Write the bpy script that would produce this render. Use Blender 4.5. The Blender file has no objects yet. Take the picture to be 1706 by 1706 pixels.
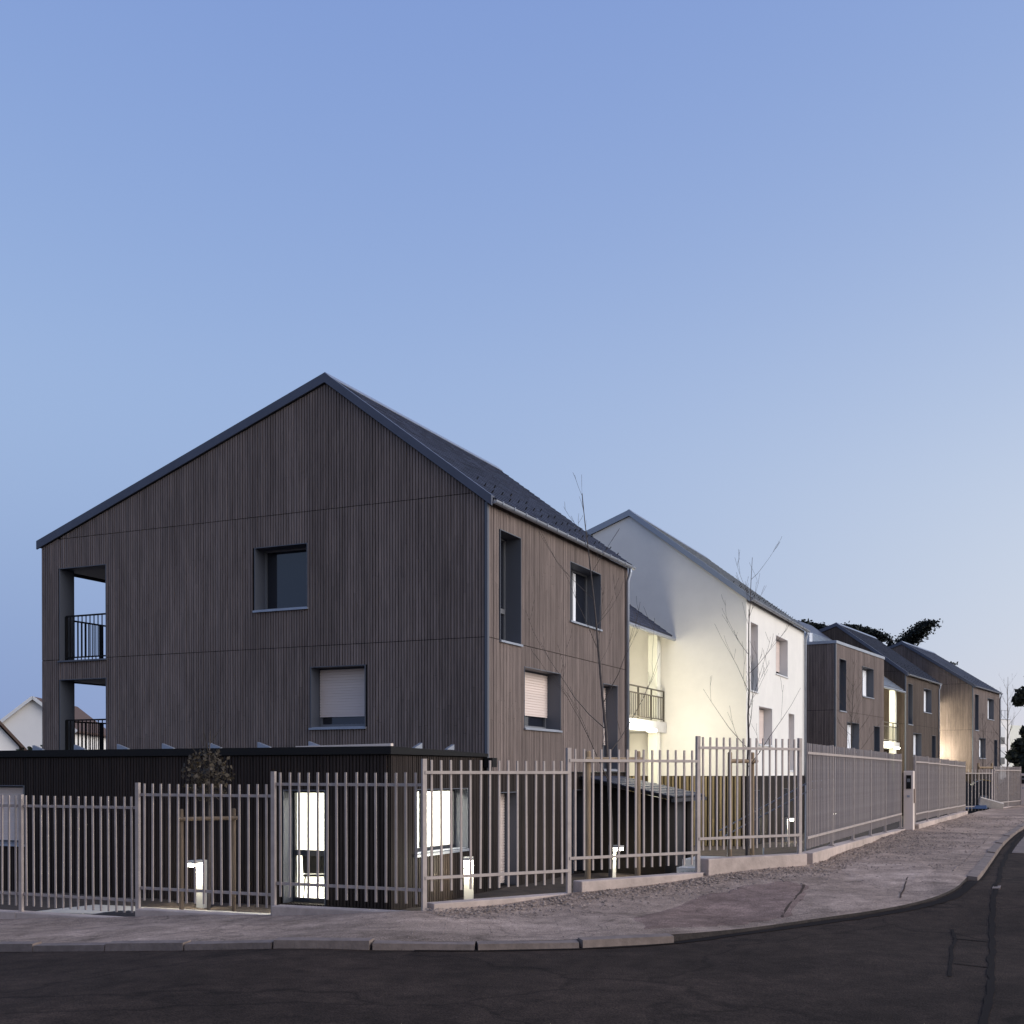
import bpy, bmesh, math, random
from mathutils import Vector, Matrix
S = bpy.context.scene
C = S.collection
R = math.radians
random.seed(7)

# ------------------------------------------------------------------ camera
# World frame: origin at the near street corner of the corner house, +Y along the
# street, +X towards the street, z = 0 at its ground floor.
YAW = 0.4347
cam_d = bpy.data.cameras.new('camera')
cam = bpy.data.objects.new('camera', cam_d); C.objects.link(cam)
cam.location = (10.014, -20.405, 2.30)
cam.rotation_euler = (math.pi / 2 - 0.0079, 0, YAW)
cam_d.sensor_width = 36; cam_d.lens = 41.33; cam_d.shift_y = 0.2644
cam_d.clip_end = 6000; cam_d.clip_start = 0.1
S.camera = cam

# ------------------------------------------------------------------ light
SUN_AZ, SUN_EL = R(82), R(17)           # azimuth clockwise from +Y: the afterglow side
w = bpy.data.worlds.new('World'); S.world = w; w.use_nodes = True
nt = w.node_tree; nt.nodes.clear()
def wn(t, **k):
    n = nt.nodes.new(t)
    for a, v in k.items(): setattr(n, a, v)
    return n
def wmath(op, a, b):
    n = wn('ShaderNodeMath', operation=op)
    for i, v in enumerate((a, b)):
        if isinstance(v, (int, float)): n.inputs[i].default_value = v
        else: nt.links.new(v, n.inputs[i])
    return n.outputs[0]
sky = wn('ShaderNodeTexSky'); sky.sky_type = 'NISHITA'; sky.sun_disc = False
sky.sun_elevation = SUN_EL; sky.sun_rotation = SUN_AZ
sky.air_density = 1.0; sky.dust_density = 0.2; sky.ozone_density = 6.0; sky.altitude = 0
# film-like shoulder on each channel: c*x/(x+k), as the long dusk exposure compresses the sky
sp = wn('ShaderNodeSeparateColor'); cb = wn('ShaderNodeCombineColor'); nt.links.new(sky.outputs[0], sp.inputs[0])
for i, (c_, k_) in enumerate(((8.7, 0.98), (9.2, 1.47), (8.85, 0.69))):
    nt.links.new(wmath('MULTIPLY', wmath('DIVIDE', sp.outputs[i], wmath('ADD', sp.outputs[i], k_)), c_), cb.inputs[i])
# dusk shadow band low in the sky on the side away from the afterglow
tc = wn('ShaderNodeTexCoord'); sx = wn('ShaderNodeSeparateXYZ'); nt.links.new(tc.outputs['Generated'], sx.inputs[0])
d_ = wmath('ADD', wmath('MULTIPLY', sx.outputs[0], math.sin(SUN_AZ)), wmath('MULTIPLY', sx.outputs[1], math.cos(SUN_AZ)))
def ramp(v, lo, hi):
    n = wn('ShaderNodeMapRange', interpolation_type='SMOOTHSTEP'); nt.links.new(v, n.inputs['Value'])
    n.inputs['From Min'].default_value = lo; n.inputs['From Max'].default_value = hi; return n.outputs[0]
band = wmath('MULTIPLY', wmath('SUBTRACT', 1.0, ramp(sx.outputs[2], 0.0, 0.34)), wmath('SUBTRACT', 1.0, ramp(d_, -0.75, 0.30)))
tint = wn('ShaderNodeMix', data_type='RGBA', blend_type='MULTIPLY')
nt.links.new(band, tint.inputs['Factor']); nt.links.new(cb.outputs[0], tint.inputs['A'])
tint.inputs['B'].default_value = (0.44, 0.54, 0.78, 1)
side = wn('ShaderNodeMix', data_type='RGBA', blend_type='MULTIPLY')     # deeper blue away from the afterglow
nt.links.new(wmath('SUBTRACT', 1.0, ramp(d_, -0.85, 0.35)), side.inputs['Factor'])
nt.links.new(tint.outputs['Result'], side.inputs['A']); side.inputs['B'].default_value = (0.82, 0.865, 0.955, 1)
glow = wn('ShaderNodeMix', data_type='RGBA', blend_type='MULTIPLY')     # paler towards the afterglow
nt.links.new(wmath('MULTIPLY', wmath('MULTIPLY', wmath('SUBTRACT', 1.0, ramp(sx.outputs[2], 0.15, 0.62)), ramp(sx.outputs[2], -0.12, 0.26)), ramp(d_, -0.65, 0.45)), glow.inputs['Factor'])
nt.links.new(side.outputs['Result'], glow.inputs['A']); glow.inputs['B'].default_value = (1.42, 1.24, 1.06, 1)
tint = glow
bg = wn('ShaderNodeBackground'); bg.inputs['Strength'].default_value = 0.10
wo = wn('ShaderNodeOutputWorld')
nt.links.new(tint.outputs['Result'], bg.inputs['Color']); nt.links.new(bg.outputs[0], wo.inputs['Surface'])
sd = bpy.data.lights.new('sun', 'SUN'); sd.energy = 3.1; sd.angle = R(60); sd.color = (1.0, 0.97, 0.955)
so = bpy.data.objects.new('sun', sd); C.objects.link(so)
sv = Vector((math.sin(SUN_AZ) * math.cos(SUN_EL), math.cos(SUN_AZ) * math.cos(SUN_EL), math.sin(SUN_EL)))
so.rotation_euler = sv.to_track_quat('Z', 'Y').to_euler(); so.location = (30, -20, 40)
S.view_settings.view_transform = 'Standard'; S.view_settings.look = 'None'
S.view_settings.gamma = 1; S.view_settings.exposure = 0.0
S.view_settings.use_curve_mapping = False
S.render.engine = 'CYCLES'
S.cycles.use_denoising = True
S.cycles.max_bounces = 6

# ------------------------------------------------------------------ materials
def mat(name, col, rough=0.7, metal=0.0, noise=0.0, nscale=8.0, stretch=(1, 1, 1), island=0.0, bump=0.0,
        bscale=60.0, spec=0.4, emit=None, estr=0.0, col2=None, dirt=0.0, dstretch=None):
    m = bpy.data.materials.new(name); m.use_nodes = True
    t = m.node_tree; b = t.nodes['Principled BSDF']
    b.inputs['Roughness'].default_value = rough; b.inputs['Metallic'].default_value = metal
    b.inputs['Specular IOR Level'].default_value = spec
    c4 = (*col, 1)
    b.inputs['Base Color'].default_value = c4
    if noise or island or bump or dirt:
        tc = t.nodes.new('ShaderNodeTexCoord'); mp = t.nodes.new('ShaderNodeMapping')
        mp.inputs['Scale'].default_value = stretch
        t.links.new(tc.outputs['Object'], mp.inputs['Vector'])
    last = None
    if noise:
        n = t.nodes.new('ShaderNodeTexNoise'); n.inputs['Scale'].default_value = nscale
        n.inputs['Detail'].default_value = 6; n.inputs['Roughness'].default_value = 0.65
        t.links.new(mp.outputs[0], n.inputs['Vector'])
        r = t.nodes.new('ShaderNodeValToRGB')
        r.color_ramp.elements[0].position = 0.3; r.color_ramp.elements[1].position = 0.7
        lo = [c * (1 - noise) for c in col]; hi = col2 or [min(1, c * (1 + noise)) for c in col]
        r.color_ramp.elements[0].color = (*lo, 1); r.color_ramp.elements[1].color = (*hi, 1)
        t.links.new(n.outputs['Fac'], r.inputs['Fac']); last = r.outputs['Color']
    if island:
        g = t.nodes.new('ShaderNodeNewGeometry')
        mr = t.nodes.new('ShaderNodeMapRange'); mr.inputs['To Min'].default_value = 1 - island
        mr.inputs['To Max'].default_value = 1 + island
        t.links.new(g.outputs['Random Per Island'], mr.inputs['Value'])
        mx = t.nodes.new('ShaderNodeMix'); mx.data_type = 'RGBA'; mx.blend_type = 'MULTIPLY'
        mx.inputs['Factor'].default_value = 1
        if last: t.links.new(last, mx.inputs['A'])
        else: mx.inputs['A'].default_value = c4
        t.links.new(mr.outputs[0], mx.inputs['B']); last = mx.outputs['Result']
    if dirt:
        n2 = t.nodes.new('ShaderNodeTexNoise'); n2.inputs['Scale'].default_value = 0.55
        n2.inputs['Detail'].default_value = 5; n2.inputs['Roughness'].default_value = 0.7
        if dstretch:
            mp2 = t.nodes.new('ShaderNodeMapping'); mp2.inputs['Scale'].default_value = dstretch
            t.links.new(tc.outputs['Object'], mp2.inputs['Vector']); t.links.new(mp2.outputs[0], n2.inputs['Vector'])
        else: t.links.new(tc.outputs['Object'], n2.inputs['Vector'])
        r2 = t.nodes.new('ShaderNodeMapRange')
        r2.inputs['From Min'].default_value = 0.35; r2.inputs['From Max'].default_value = 0.65
        r2.inputs['To Min'].default_value = 1 - dirt; r2.inputs['To Max'].default_value = 1 + dirt * 0.6
        t.links.new(n2.outputs['Fac'], r2.inputs['Value'])
        m2 = t.nodes.new('ShaderNodeMix'); m2.data_type = 'RGBA'; m2.blend_type = 'MULTIPLY'
        m2.inputs['Factor'].default_value = 1
        if last: t.links.new(last, m2.inputs['A'])
        else: m2.inputs['A'].default_value = c4
        t.links.new(r2.outputs[0], m2.inputs['B']); last = m2.outputs['Result']
    if last: t.links.new(last, b.inputs['Base Color'])
    if bump:
        n3 = t.nodes.new('ShaderNodeTexNoise'); n3.inputs['Scale'].default_value = bscale
        n3.inputs['Detail'].default_value = 4
        t.links.new(tc.outputs['Object'], n3.inputs['Vector'])
        bp = t.nodes.new('ShaderNodeBump'); bp.inputs['Strength'].default_value = bump
        bp.inputs['Distance'].default_value = 0.02
        t.links.new(n3.outputs['Fac'], bp.inputs['Height']); t.links.new(bp.outputs[0], b.inputs['Normal'])
    if emit:
        b.inputs['Emission Color'].default_value = (*emit, 1); b.inputs['Emission Strength'].default_value = estr
    return m

WARM = (1.0, 0.94, 0.74)
M = dict(
    slat=mat('weathered_slats', (0.205, 0.158, 0.139), 0.8, noise=0.22, nscale=3.0, stretch=(6, 6, 0.5), island=0.10, dirt=0.22, dstretch=(2.2, 2.2, 0.22), spec=0.25),
    slat_brown=mat('dark_brown_slats', (0.115, 0.086, 0.070), 0.8, noise=0.22, nscale=3.0, stretch=(6, 6, 0.5), island=0.10, dirt=0.2, dstretch=(2.2, 2.2, 0.22), spec=0.25),
    slat_dark=mat('dark_stained_slats', (0.027, 0.0185, 0.0155), 0.75, noise=0.3, nscale=3, stretch=(6, 6, 0.5), island=0.2, spec=0.25),
    membrane=mat('black_membrane', (0.014, 0.011, 0.010), 0.95, spec=0.15),
    slat_lamplit=mat('lamplit_slats', (0.22, 0.165, 0.085), 0.7, noise=0.25, nscale=3, stretch=(6, 6, 0.5), island=0.25),  # dark slats with the lamp's yellow light put into their colour
    render=mat('white_render', (0.81, 0.765, 0.70), 0.9, noise=0.03, nscale=2.0, bump=0.15, bscale=90, dirt=0.03),
    lining=mat('grey_metal_lining', (0.10, 0.105, 0.125), 0.5, spec=0.4),
    lining_white=mat('white_lining', (0.66, 0.65, 0.64), 0.6),
    frame=mat('grey_window_frame', (0.16, 0.16, 0.17), 0.45),
    frame_dark=mat('dark_window_frame', (0.04, 0.04, 0.045), 0.4),
    glass=mat('dark_glass', (0.012, 0.014, 0.022), 0.06, spec=0.8),
    shutter=mat('white_roller_shutter', (0.76, 0.63, 0.56), 0.6, island=0.04),
    curtain=mat('white_curtain', (0.8, 0.8, 0.82), 0.8),
    zinc=mat('zinc', (0.34, 0.36, 0.41), 0.42, metal=0.55, noise=0.12, nscale=3),
    verge=mat('blue_grey_flashing', (0.085, 0.090, 0.118), 0.5, metal=0.2, noise=0.1, nscale=2),
    verge_light=mat('light_flashing', (0.30, 0.33, 0.38), 0.5, metal=0.2),
    slate=mat('slate', (0.034, 0.038, 0.060), 0.65, island=0.30, noise=0.2, nscale=9, spec=0.22),
    slate_dark=mat('dark_slate', (0.016, 0.017, 0.028), 0.7, island=0.3, noise=0.2, nscale=9, spec=0.15),
    slate_sheen=mat('sky_sheen_slate', (0.16, 0.175, 0.20), 0.40, island=0.2, noise=0.2, nscale=9, spec=0.5),  # slate with the grazing sky reflection put into its base colour
    black=mat('black_metal', (0.012, 0.011, 0.011), 0.75, spec=0.2),
    bronze=mat('bronze_railing', (0.055, 0.046, 0.034), 0.5),
    fence=mat('headlit_fence_metal', (0.365, 0.298, 0.262), 0.55, noise=0.16, nscale=7, spec=0.4),  # warm pink of passing headlights is put into the metal colour
    concrete=mat('plinth_concrete', (0.46, 0.36, 0.305), 0.9, noise=0.18, nscale=5, bump=0.25, bscale=40, dirt=0.22),
    slab=mat('pale_concrete', (0.55, 0.53, 0.50), 0.85, noise=0.1, nscale=4),
    pathm=mat('path_concrete', (0.50, 0.45, 0.38), 0.9, noise=0.12, nscale=4, bump=0.2),
    yard=mat('bare_soil', (0.062, 0.044, 0.033), 0.95, noise=0.45, nscale=2.2, bump=0.8, bscale=14),
    soil=mat('dark_soil', (0.035, 0.027, 0.024), 0.95, noise=0.4, nscale=6, bump=0.8, bscale=20),
    kerb=mat('kerb_stone', (0.20, 0.15, 0.125), 0.9, noise=0.22, nscale=8, bump=0.3, bscale=35, dirt=0.2),
    gravel=mat('gravel', (0.26, 0.195, 0.155), 0.9, island=0.5),
    timber=mat('headlit_stake_timber', (0.31, 0.215, 0.13), 0.85, noise=0.35, nscale=4, stretch=(5, 5, 0.6)),  # brightened: headlight on the stake fronts is part of this colour
    timber_dark=mat('dark_stake_timber', (0.13, 0.092, 0.062), 0.9, noise=0.35, nscale=4, stretch=(5, 5, 0.6)),  # darker copy of the stake timber, for the sapling's stakes
    bark=mat('bark', (0.085, 0.068, 0.060), 0.9, noise=0.3, nscale=20),
    leaf=mat('brown_leaves', (0.055, 0.042, 0.028), 0.8, island=0.5),
    needle=mat('dark_needles', (0.014, 0.018, 0.014), 0.9, island=0.5),
    shrub=mat('dark_shrub', (0.020, 0.028, 0.016), 0.9, island=0.5),
    grass=mat('grass', (0.060, 0.085, 0.030), 0.9, island=0.4),
    lampbody=mat('lamp_post_paint', (0.52, 0.50, 0.46), 0.5),
    lens=mat('lamp_lens', (1, 1, 1), 0.4, emit=(1.0, 0.95, 0.78), estr=40),
    lens_big=mat('ceiling_lamp_lens', (1, 1, 1), 0.4, emit=(1.0, 0.97, 0.72), estr=26),
    room=mat('room_white', (0.82, 0.81, 0.76), 0.9),
    cream=mat('cream_render', (0.74, 0.72, 0.62), 0.9, noise=0.03, nscale=2),
    pillar=mat('cream_paint', (0.70, 0.58, 0.50), 0.6),
    tile=mat('brown_tiles', (0.10, 0.062, 0.048), 0.9, island=0.35),
    farwhite=mat('far_white_wall', (0.80, 0.76, 0.72), 0.9, noise=0.04, nscale=0.5),
    blockw=mat('pale_block_wall', (0.80, 0.78, 0.74), 0.9),
    yellow=mat('yellow_plastic', (0.60, 0.36, 0.04), 0.5),
    bin=mat('dark_plastic', (0.020, 0.020, 0.024), 0.45),
    card=mat('pale_block', (0.52, 0.44, 0.36), 0.9, noise=0.15, nscale=6),
    blue=mat('blue_sheet', (0.13, 0.19, 0.34), 0.6),
    brown=mat('brown_board', (0.24, 0.17, 0.13), 0.8),
    chair=mat('dark_chair', (0.03, 0.028, 0.026), 0.6),
    crack=mat('crack_dirt', (0.085, 0.060, 0.047), 0.95, spec=0.05),
    tar=mat('tar_seam_gutter_shade', (0.020, 0.015, 0.013), 0.95, spec=0.08),
)

def asphalt(name, base, pale, crack_amt, seams):
    m = bpy.data.materials.new(name); m.use_nodes = True
    t = m.node_tree; b = t.nodes['Principled BSDF']; b.inputs['Roughness'].default_value = 0.95
    b.inputs['Specular IOR Level'].default_value = 0.10
    tc = t.nodes.new('ShaderNodeTexCoord')
    n = t.nodes.new('ShaderNodeTexNoise'); n.inputs['Scale'].default_value = 0.7; n.inputs['Detail'].default_value = 8
    n.inputs['Roughness'].default_value = 0.7
    r = t.nodes.new('ShaderNodeValToRGB')
    r.color_ramp.elements[0].position = 0.34; r.color_ramp.elements[1].position = 0.68
    r.color_ramp.elements[0].color = (*base, 1); r.color_ramp.elements[1].color = (*pale, 1)
    t.links.new(tc.outputs['Object'], n.inputs['Vector']); t.links.new(n.outputs['Fac'], r.inputs['Fac'])
    # aggregate
    g = t.nodes.new('ShaderNodeTexNoise'); g.inputs['Scale'].default_value = 70; g.inputs['Detail'].default_value = 3
    t.links.new(tc.outputs['Object'], g.inputs['Vector'])
    mr = t.nodes.new('ShaderNodeMapRange'); mr.inputs['From Min'].default_value = 0.3; mr.inputs['From Max'].default_value = 0.7
    mr.inputs['To Min'].default_value = 0.5; mr.inputs['To Max'].default_value = 1.5
    t.links.new(g.outputs['Fac'], mr.inputs['Value'])
    mx = t.nodes.new('ShaderNodeMix'); mx.data_type = 'RGBA'; mx.blend_type = 'MULTIPLY'; mx.inputs['Factor'].default_value = 1
    t.links.new(r.outputs['Color'], mx.inputs['A']); t.links.new(mr.outputs[0], mx.inputs['B'])
    # worn patches and grit
    g2 = t.nodes.new('ShaderNodeTexNoise'); g2.inputs['Scale'].default_value = 3.2; g2.inputs['Detail'].default_value = 10; g2.inputs['Roughness'].default_value = 0.75
    t.links.new(tc.outputs['Object'], g2.inputs['Vector'])
    mr2 = t.nodes.new('ShaderNodeMapRange'); mr2.inputs['From Min'].default_value = 0.33; mr2.inputs['From Max'].default_value = 0.67
    mr2.inputs['To Min'].default_value = 0.62; mr2.inputs['To Max'].default_value = 1.32
    t.links.new(g2.outputs['Fac'], mr2.inputs['Value'])
    mx2 = t.nodes.new('ShaderNodeMix'); mx2.data_type = 'RGBA'; mx2.blend_type = 'MULTIPLY'; mx2.inputs['Factor'].default_value = 1
    t.links.new(mx.outputs['Result'], mx2.inputs['A']); t.links.new(mr2.outputs[0], mx2.inputs['B']); mx = mx2
    # cracks
    wn = t.nodes.new('ShaderNodeTexNoise'); wn.inputs['Scale'].default_value = 1.3; wn.inputs['Detail'].default_value = 4
    t.links.new(tc.outputs['Object'], wn.inputs['Vector'])
    ad = t.nodes.new('ShaderNodeMix'); ad.data_type = 'RGBA'; ad.blend_type = 'ADD'; ad.inputs['Factor'].default_value = 0.9
    t.links.new(tc.outputs['Object'], ad.inputs['A']); t.links.new(wn.outputs['Color'], ad.inputs['B'])
    v = t.nodes.new('ShaderNodeTexVoronoi'); v.feature = 'DISTANCE_TO_EDGE'; v.inputs['Scale'].default_value = seams
    t.links.new(ad.outputs['Result'], v.inputs['Vector'])
    cm = t.nodes.new('ShaderNodeMapRange'); cm.inputs['From Min'].default_value = 0.002; cm.inputs['From Max'].default_value = 0.012
    cm.inputs['To Min'].default_value = 1 - crack_amt; cm.inputs['To Max'].default_value = 1
    t.links.new(v.outputs['Distance'], cm.inputs['Value'])
    m2 = t.nodes.new('ShaderNodeMix'); m2.data_type = 'RGBA'; m2.blend_type = 'MULTIPLY'; m2.inputs['Factor'].default_value = 1
    t.links.new(mx.outputs['Result'], m2.inputs['A']); t.links.new(cm.outputs[0], m2.inputs['B'])
    t.links.new(m2.outputs['Result'], b.inputs['Base Color'])
    bp = t.nodes.new('ShaderNodeBump'); bp.inputs['Strength'].default_value = 0.5; bp.inputs['Distance'].default_value = 0.01
    t.links.new(g.outputs['Fac'], bp.inputs['Height']); t.links.new(bp.outputs[0], b.inputs['Normal'])
    return m
M['road'] = asphalt('worn_asphalt', (0.029, 0.0195, 0.0145), (0.056, 0.0375, 0.028), 0.35, 0.28)
M['patch'] = asphalt('dark_repair_asphalt', (0.150, 0.100, 0.080), (0.33, 0.225, 0.180), 0.25, 0.6)
M['patch2'] = asphalt('pale_repair_asphalt', (0.27, 0.195, 0.150), (0.50, 0.37, 0.29), 0.2, 0.6)
M['pave'] = asphalt('old_pavement', (0.205, 0.149, 0.113), (0.44, 0.322, 0.25), 0.30, 0.45)

# ------------------------------------------------------------------ mesh helpers
class MB:
    def __init__(s): s.v = []; s.f = []
    def hexa(s, p):                       # p: 4 bottom (ccw from above), 4 top
        n = len(s.v); s.v += [tuple(q) for q in p]
        s.f += [(n, n+3, n+2, n+1), (n+4, n+5, n+6, n+7), (n, n+1, n+5, n+4), (n+1, n+2, n+6, n+5), (n+2, n+3, n+7, n+6), (n+3, n, n+4, n+7)]
    def box(s, x0, x1, y0, y1, z0, z1):
        s.hexa([(x0, y0, z0), (x1, y0, z0), (x1, y1, z0), (x0, y1, z0), (x0, y0, z1), (x1, y0, z1), (x1, y1, z1), (x0, y1, z1)])
    def bar(s, a, b, wd, ht, up=(0, 0, 1)):
        a = Vector(a); b = Vector(b); d = (b - a).normalized(); u = Vector(up)
        if abs(d.dot(u)) > 0.98: u = Vector((1, 0, 0))
        r = d.cross(u).normalized() * wd / 2; q = r.cross(d).normalized() * ht / 2
        s.hexa([a - r - q, a + r - q, b + r - q, b - r - q, a - r + q, a + r + q, b + r + q, b - r + q])
    def tube(s, pts, rads, n=6, cap=True):
        pts = [Vector(p) for p in pts]; rings = []
        for i, p in enumerate(pts):
            d = (pts[min(i+1, len(pts)-1)] - pts[max(i-1, 0)]).normalized()
            u = Vector((0, 0, 1)) if abs(d.z) < 0.9 else Vector((1, 0, 0))
            a = d.cross(u).normalized(); b = d.cross(a).normalized()
            base = len(s.v); r = rads[i] if isinstance(rads, (list, tuple)) else rads
            for k in range(n):
                t = 2 * math.pi * k / n
                s.v.append(tuple(p + a * r * math.cos(t) + b * r * math.sin(t)))
            rings.append(base)
        for i in range(len(rings) - 1):
            for k in range(n):
                s.f.append((rings[i] + k, rings[i] + (k+1) % n, rings[i+1] + (k+1) % n, rings[i+1] + k))
        if cap:
            s.f.append(tuple(rings[0] + k for k in range(n))[::-1]); s.f.append(tuple(rings[-1] + k for k in range(n)))
    def poly(s, pts):
        n = len(s.v); s.v += [tuple(p) for p in pts]; s.f.append(tuple(range(n, n + len(pts))))
    def prism(s, prof, y0, y1):           # profile in (x,z) extruded along y
        n = len(s.v); k = len(prof)
        s.v += [(x, y0, z) for x, z in prof] + [(x, y1, z) for x, z in prof]
        s.f.append(tuple(range(n, n + k))); s.f.append(tuple(range(n + k, n + 2*k))[::-1])
        for i in range(k): s.f.append((n + i, n + k + i, n + k + (i+1) % k, n + (i+1) % k))
    def build(s, name, m, parent=None, kind=None, smooth=False):
        me = bpy.data.meshes.new(name); me.from_pydata(s.v, [], s.f)
        bm = bmesh.new(); bm.from_mesh(me); bmesh.ops.recalc_face_normals(bm, faces=bm.faces); bm.to_mesh(me); bm.free()
        me.materials.append(m)
        if smooth:
            for p in me.polygons: p.use_smooth = True
        return link(name, me, parent, kind)
def link(name, me, parent=None, kind=None):
    o = bpy.data.objects.new(name, me); C.objects.link(o)
    if parent is not None: o.parent = parent
    if kind: o['kind'] = kind
    return o
def tag(o, label=None, cat=None, group=None):
    if label: o['label'] = label
    if cat: o['category'] = cat
    if group: o['group'] = group
    return o
def thing(name, label, cat, loc=(0, 0, 0), rz=0.0, group=None):
    o = bpy.data.objects.new(name, None); C.objects.link(o); o.location = loc; o.rotation_euler = (0, 0, rz)
    o.empty_display_size = 0.2
    return tag(o, label, cat, group)
def lamp(parent, loc, watts, radius, col=WARM):
    d = bpy.data.lights.new('lamp_light', 'POINT'); d.energy = watts; d.shadow_soft_size = radius; d.color = col
    o = bpy.data.objects.new('lamp_light', d); C.objects.link(o); o.parent = parent; o.location = loc
    return o
def ss(a): a = max(0.0, min(1.0, a)); return a * a * (3 - 2 * a)

class Wall:
    """maps (u along wall, z, d outwards) to local xyz"""
    def __init__(s, axis, at): s.axis = axis; s.at = at
    def p(s, u, z, d):
        if s.axis == 'front': return (u, s.at - d, z)      # faces -y
        if s.axis == 'street': return (s.at + d, u, z)     # faces +x
        if s.axis == 'left': return (s.at - d, u, z)       # faces -x
        return (u, s.at + d, z)                            # back, faces +y
    def hexa(s, mb, u0, u1, z0, z1a, z1b, d0, d1, z0b=None):
        zb = z0 if z0b is None else z0b
        mb.hexa([s.p(u0, z0, d0), s.p(u1, zb, d0), s.p(u1, zb, d1), s.p(u0, z0, d1), s.p(u0, z1a, d0), s.p(u1, z1b, d0), s.p(u1, z1b, d1), s.p(u0, z1a, d1)])

def spans(u, z0, zt, openings, joints=(), gap=0.0, eps=1e-6):
    """vertical runs at u between z0 and zt without the openings and joint gaps"""
    cuts = [(o[2], o[3]) for o in openings if o[0] - eps < u < o[1] + eps] + [(j - gap / 2, j + gap / 2) for j in joints]
    runs = [(z0, zt)]
    for a, b in cuts:
        nr = []
        for p, q in runs:
            if b <= p or a >= q: nr.append((p, q)); continue
            if a > p: nr.append((p, a))
            if b < q: nr.append((b, q))
        runs = nr
    return [(p, q) for p, q in runs if q - p > 0.01]

def wall_solid(mb, W, u0, u1, z0, top, openings, t, breaks=()):
    us = sorted({u0, u1, *[x for o in openings for x in o[:2] if u0 < x < u1], *[b for b in breaks if u0 < b < u1]})
    for a, b in zip(us, us[1:]):
        mid = (a + b) / 2
        za, zb = top(a + 1e-5), top(b - 1e-5)
        for p, q in spans(mid, z0, min(za, zb), openings):
            if abs(q - min(za, zb)) < 1e-6: W.hexa(mb, a, b, p, za, zb, -t, 0)
            else: W.hexa(mb, a, b, p, q, q, -t, 0)
    return mb
def slats(mb, W, u0, u1, z0, top, openings, joints, rng, pitch=0.066, width=0.046, depth=0.024):
    n = int((u1 - u0) / pitch)
    for i in range(n):
        a = u0 + (i + 0.5) * (u1 - u0) / n - width / 2; b = a + width
        za, zb = top(a), top(b); zm = min(za, zb)
        j = rng.uniform(-0.003, 0.003); jw = rng.uniform(-0.003, 0.003)
        ops = [(o[0] - width / 2, o[1] + width / 2, o[2], o[3]) for o in openings]
        for p, q in spans((a + b) / 2, z0, zm, ops, joints, 0.014):
            if q - p > 2.2:                      # butt joint somewhere along the board
                c = rng.uniform(p + .7, q - .7); W.hexa(mb, a, b + jw, p, c - .002, c - .002, -0.006, depth + j); p = c + .002
            if abs(q - zm) < 1e-6: W.hexa(mb, a, b + jw, p, za, zb, -0.006, depth + j)
            else: W.hexa(mb, a, b + jw, p, q, q, -0.006, depth + j)

def window(parent, W, op, kind='glass', sash=None, reveal=0.34, lin='lining', fr='frame', proud=0.034, shutter_to=None, sill=True, mull=None, trans=None):
    u0, u1, z0, z1 = op; d0 = -reveal
    mb = MB(); f = 0.055
    for a, b, p, q in ((u0, u0 + f, z0, z1), (u1 - f, u1, z0, z1), (u0 + f, u1 - f, z0, z0 + f + 0.02), (u0 + f, u1 - f, z1 - f, z1)):
        W.hexa(mb, a, b, p, q, q, d0 - 0.05, d0 + 0.02)
    if mull: W.hexa(mb, mull - 0.045, mull + 0.045, z0 + f + 0.02, z1 - f, z1 - f, d0 - 0.045, d0 + 0.028)
    if trans: W.hexa(mb, u0 + f, u1 - f, trans - 0.05, trans + 0.05, trans + 0.05, d0 - 0.045, d0 + 0.026)
    wn = mb.build('window', M[fr], parent)
    g = MB(); W.hexa(g, u0 + f, u1 - f, z0 + f + 0.02, z1 - f, z1 - f, d0 - 0.030, d0 - 0.018)
    if kind != 'open': g.build('pane', M['glass'], wn)
    l = MB(); t = 0.016
    W.hexa(l, u0, u0 + t, z0, z1, z1, d0, proud); W.hexa(l, u1 - t, u1, z0, z1, z1, d0, proud)
    W.hexa(l, u0 + t, u1 - t, z1 - t, z1, z1, d0, proud)
    l.build('reveal_lining', M[lin], wn)
    if sill:
        s = MB(); W.hexa(s, u0 - 0.02, u1 + 0.02, z0 - 0.045, z0 - 0.004, z0 - 0.004, 0.004, proud + 0.035)
        W.hexa(s, u0 + t, u1 - t, z0 - 0.02, z0 + 0.012, z0 + 0.012, d0 + 0.02, 0.003)
        s.build('sill', M['zinc'] if lin == 'lining' else M[lin], wn)
    if shutter_to is not None:
        s = MB(); z = z1 - 0.05; h = 0.056
        while z - h > shutter_to:
            W.hexa(s, u0 + 0.03, u1 - 0.03, z - h + 0.012, z, z, d0 + 0.045, d0 + 0.064)
            z -= h
        W.hexa(s, u0 + 0.03, u1 - 0.03, z - 0.03, z - 0.004, z - 0.004, d0 + 0.042, d0 + 0.062)
        W.hexa(s, u0 + 0.03, u1 - 0.03, z - 0.02, z1 - 0.055, z1 - 0.055, d0 + 0.040, d0 + 0.047)
        s.build('roller_shutter', M['shutter'], wn)
    if sash:                                # a curtain behind part of the glass, lifted sash
        s = MB(); W.hexa(s, sash[0], sash[1], z0 + 0.09, z1 - 0.08, z1 - 0.08, d0 - 0.012, d0 - 0.004)
        s.build('curtain', M['curtain'], wn)
    return wn

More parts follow.
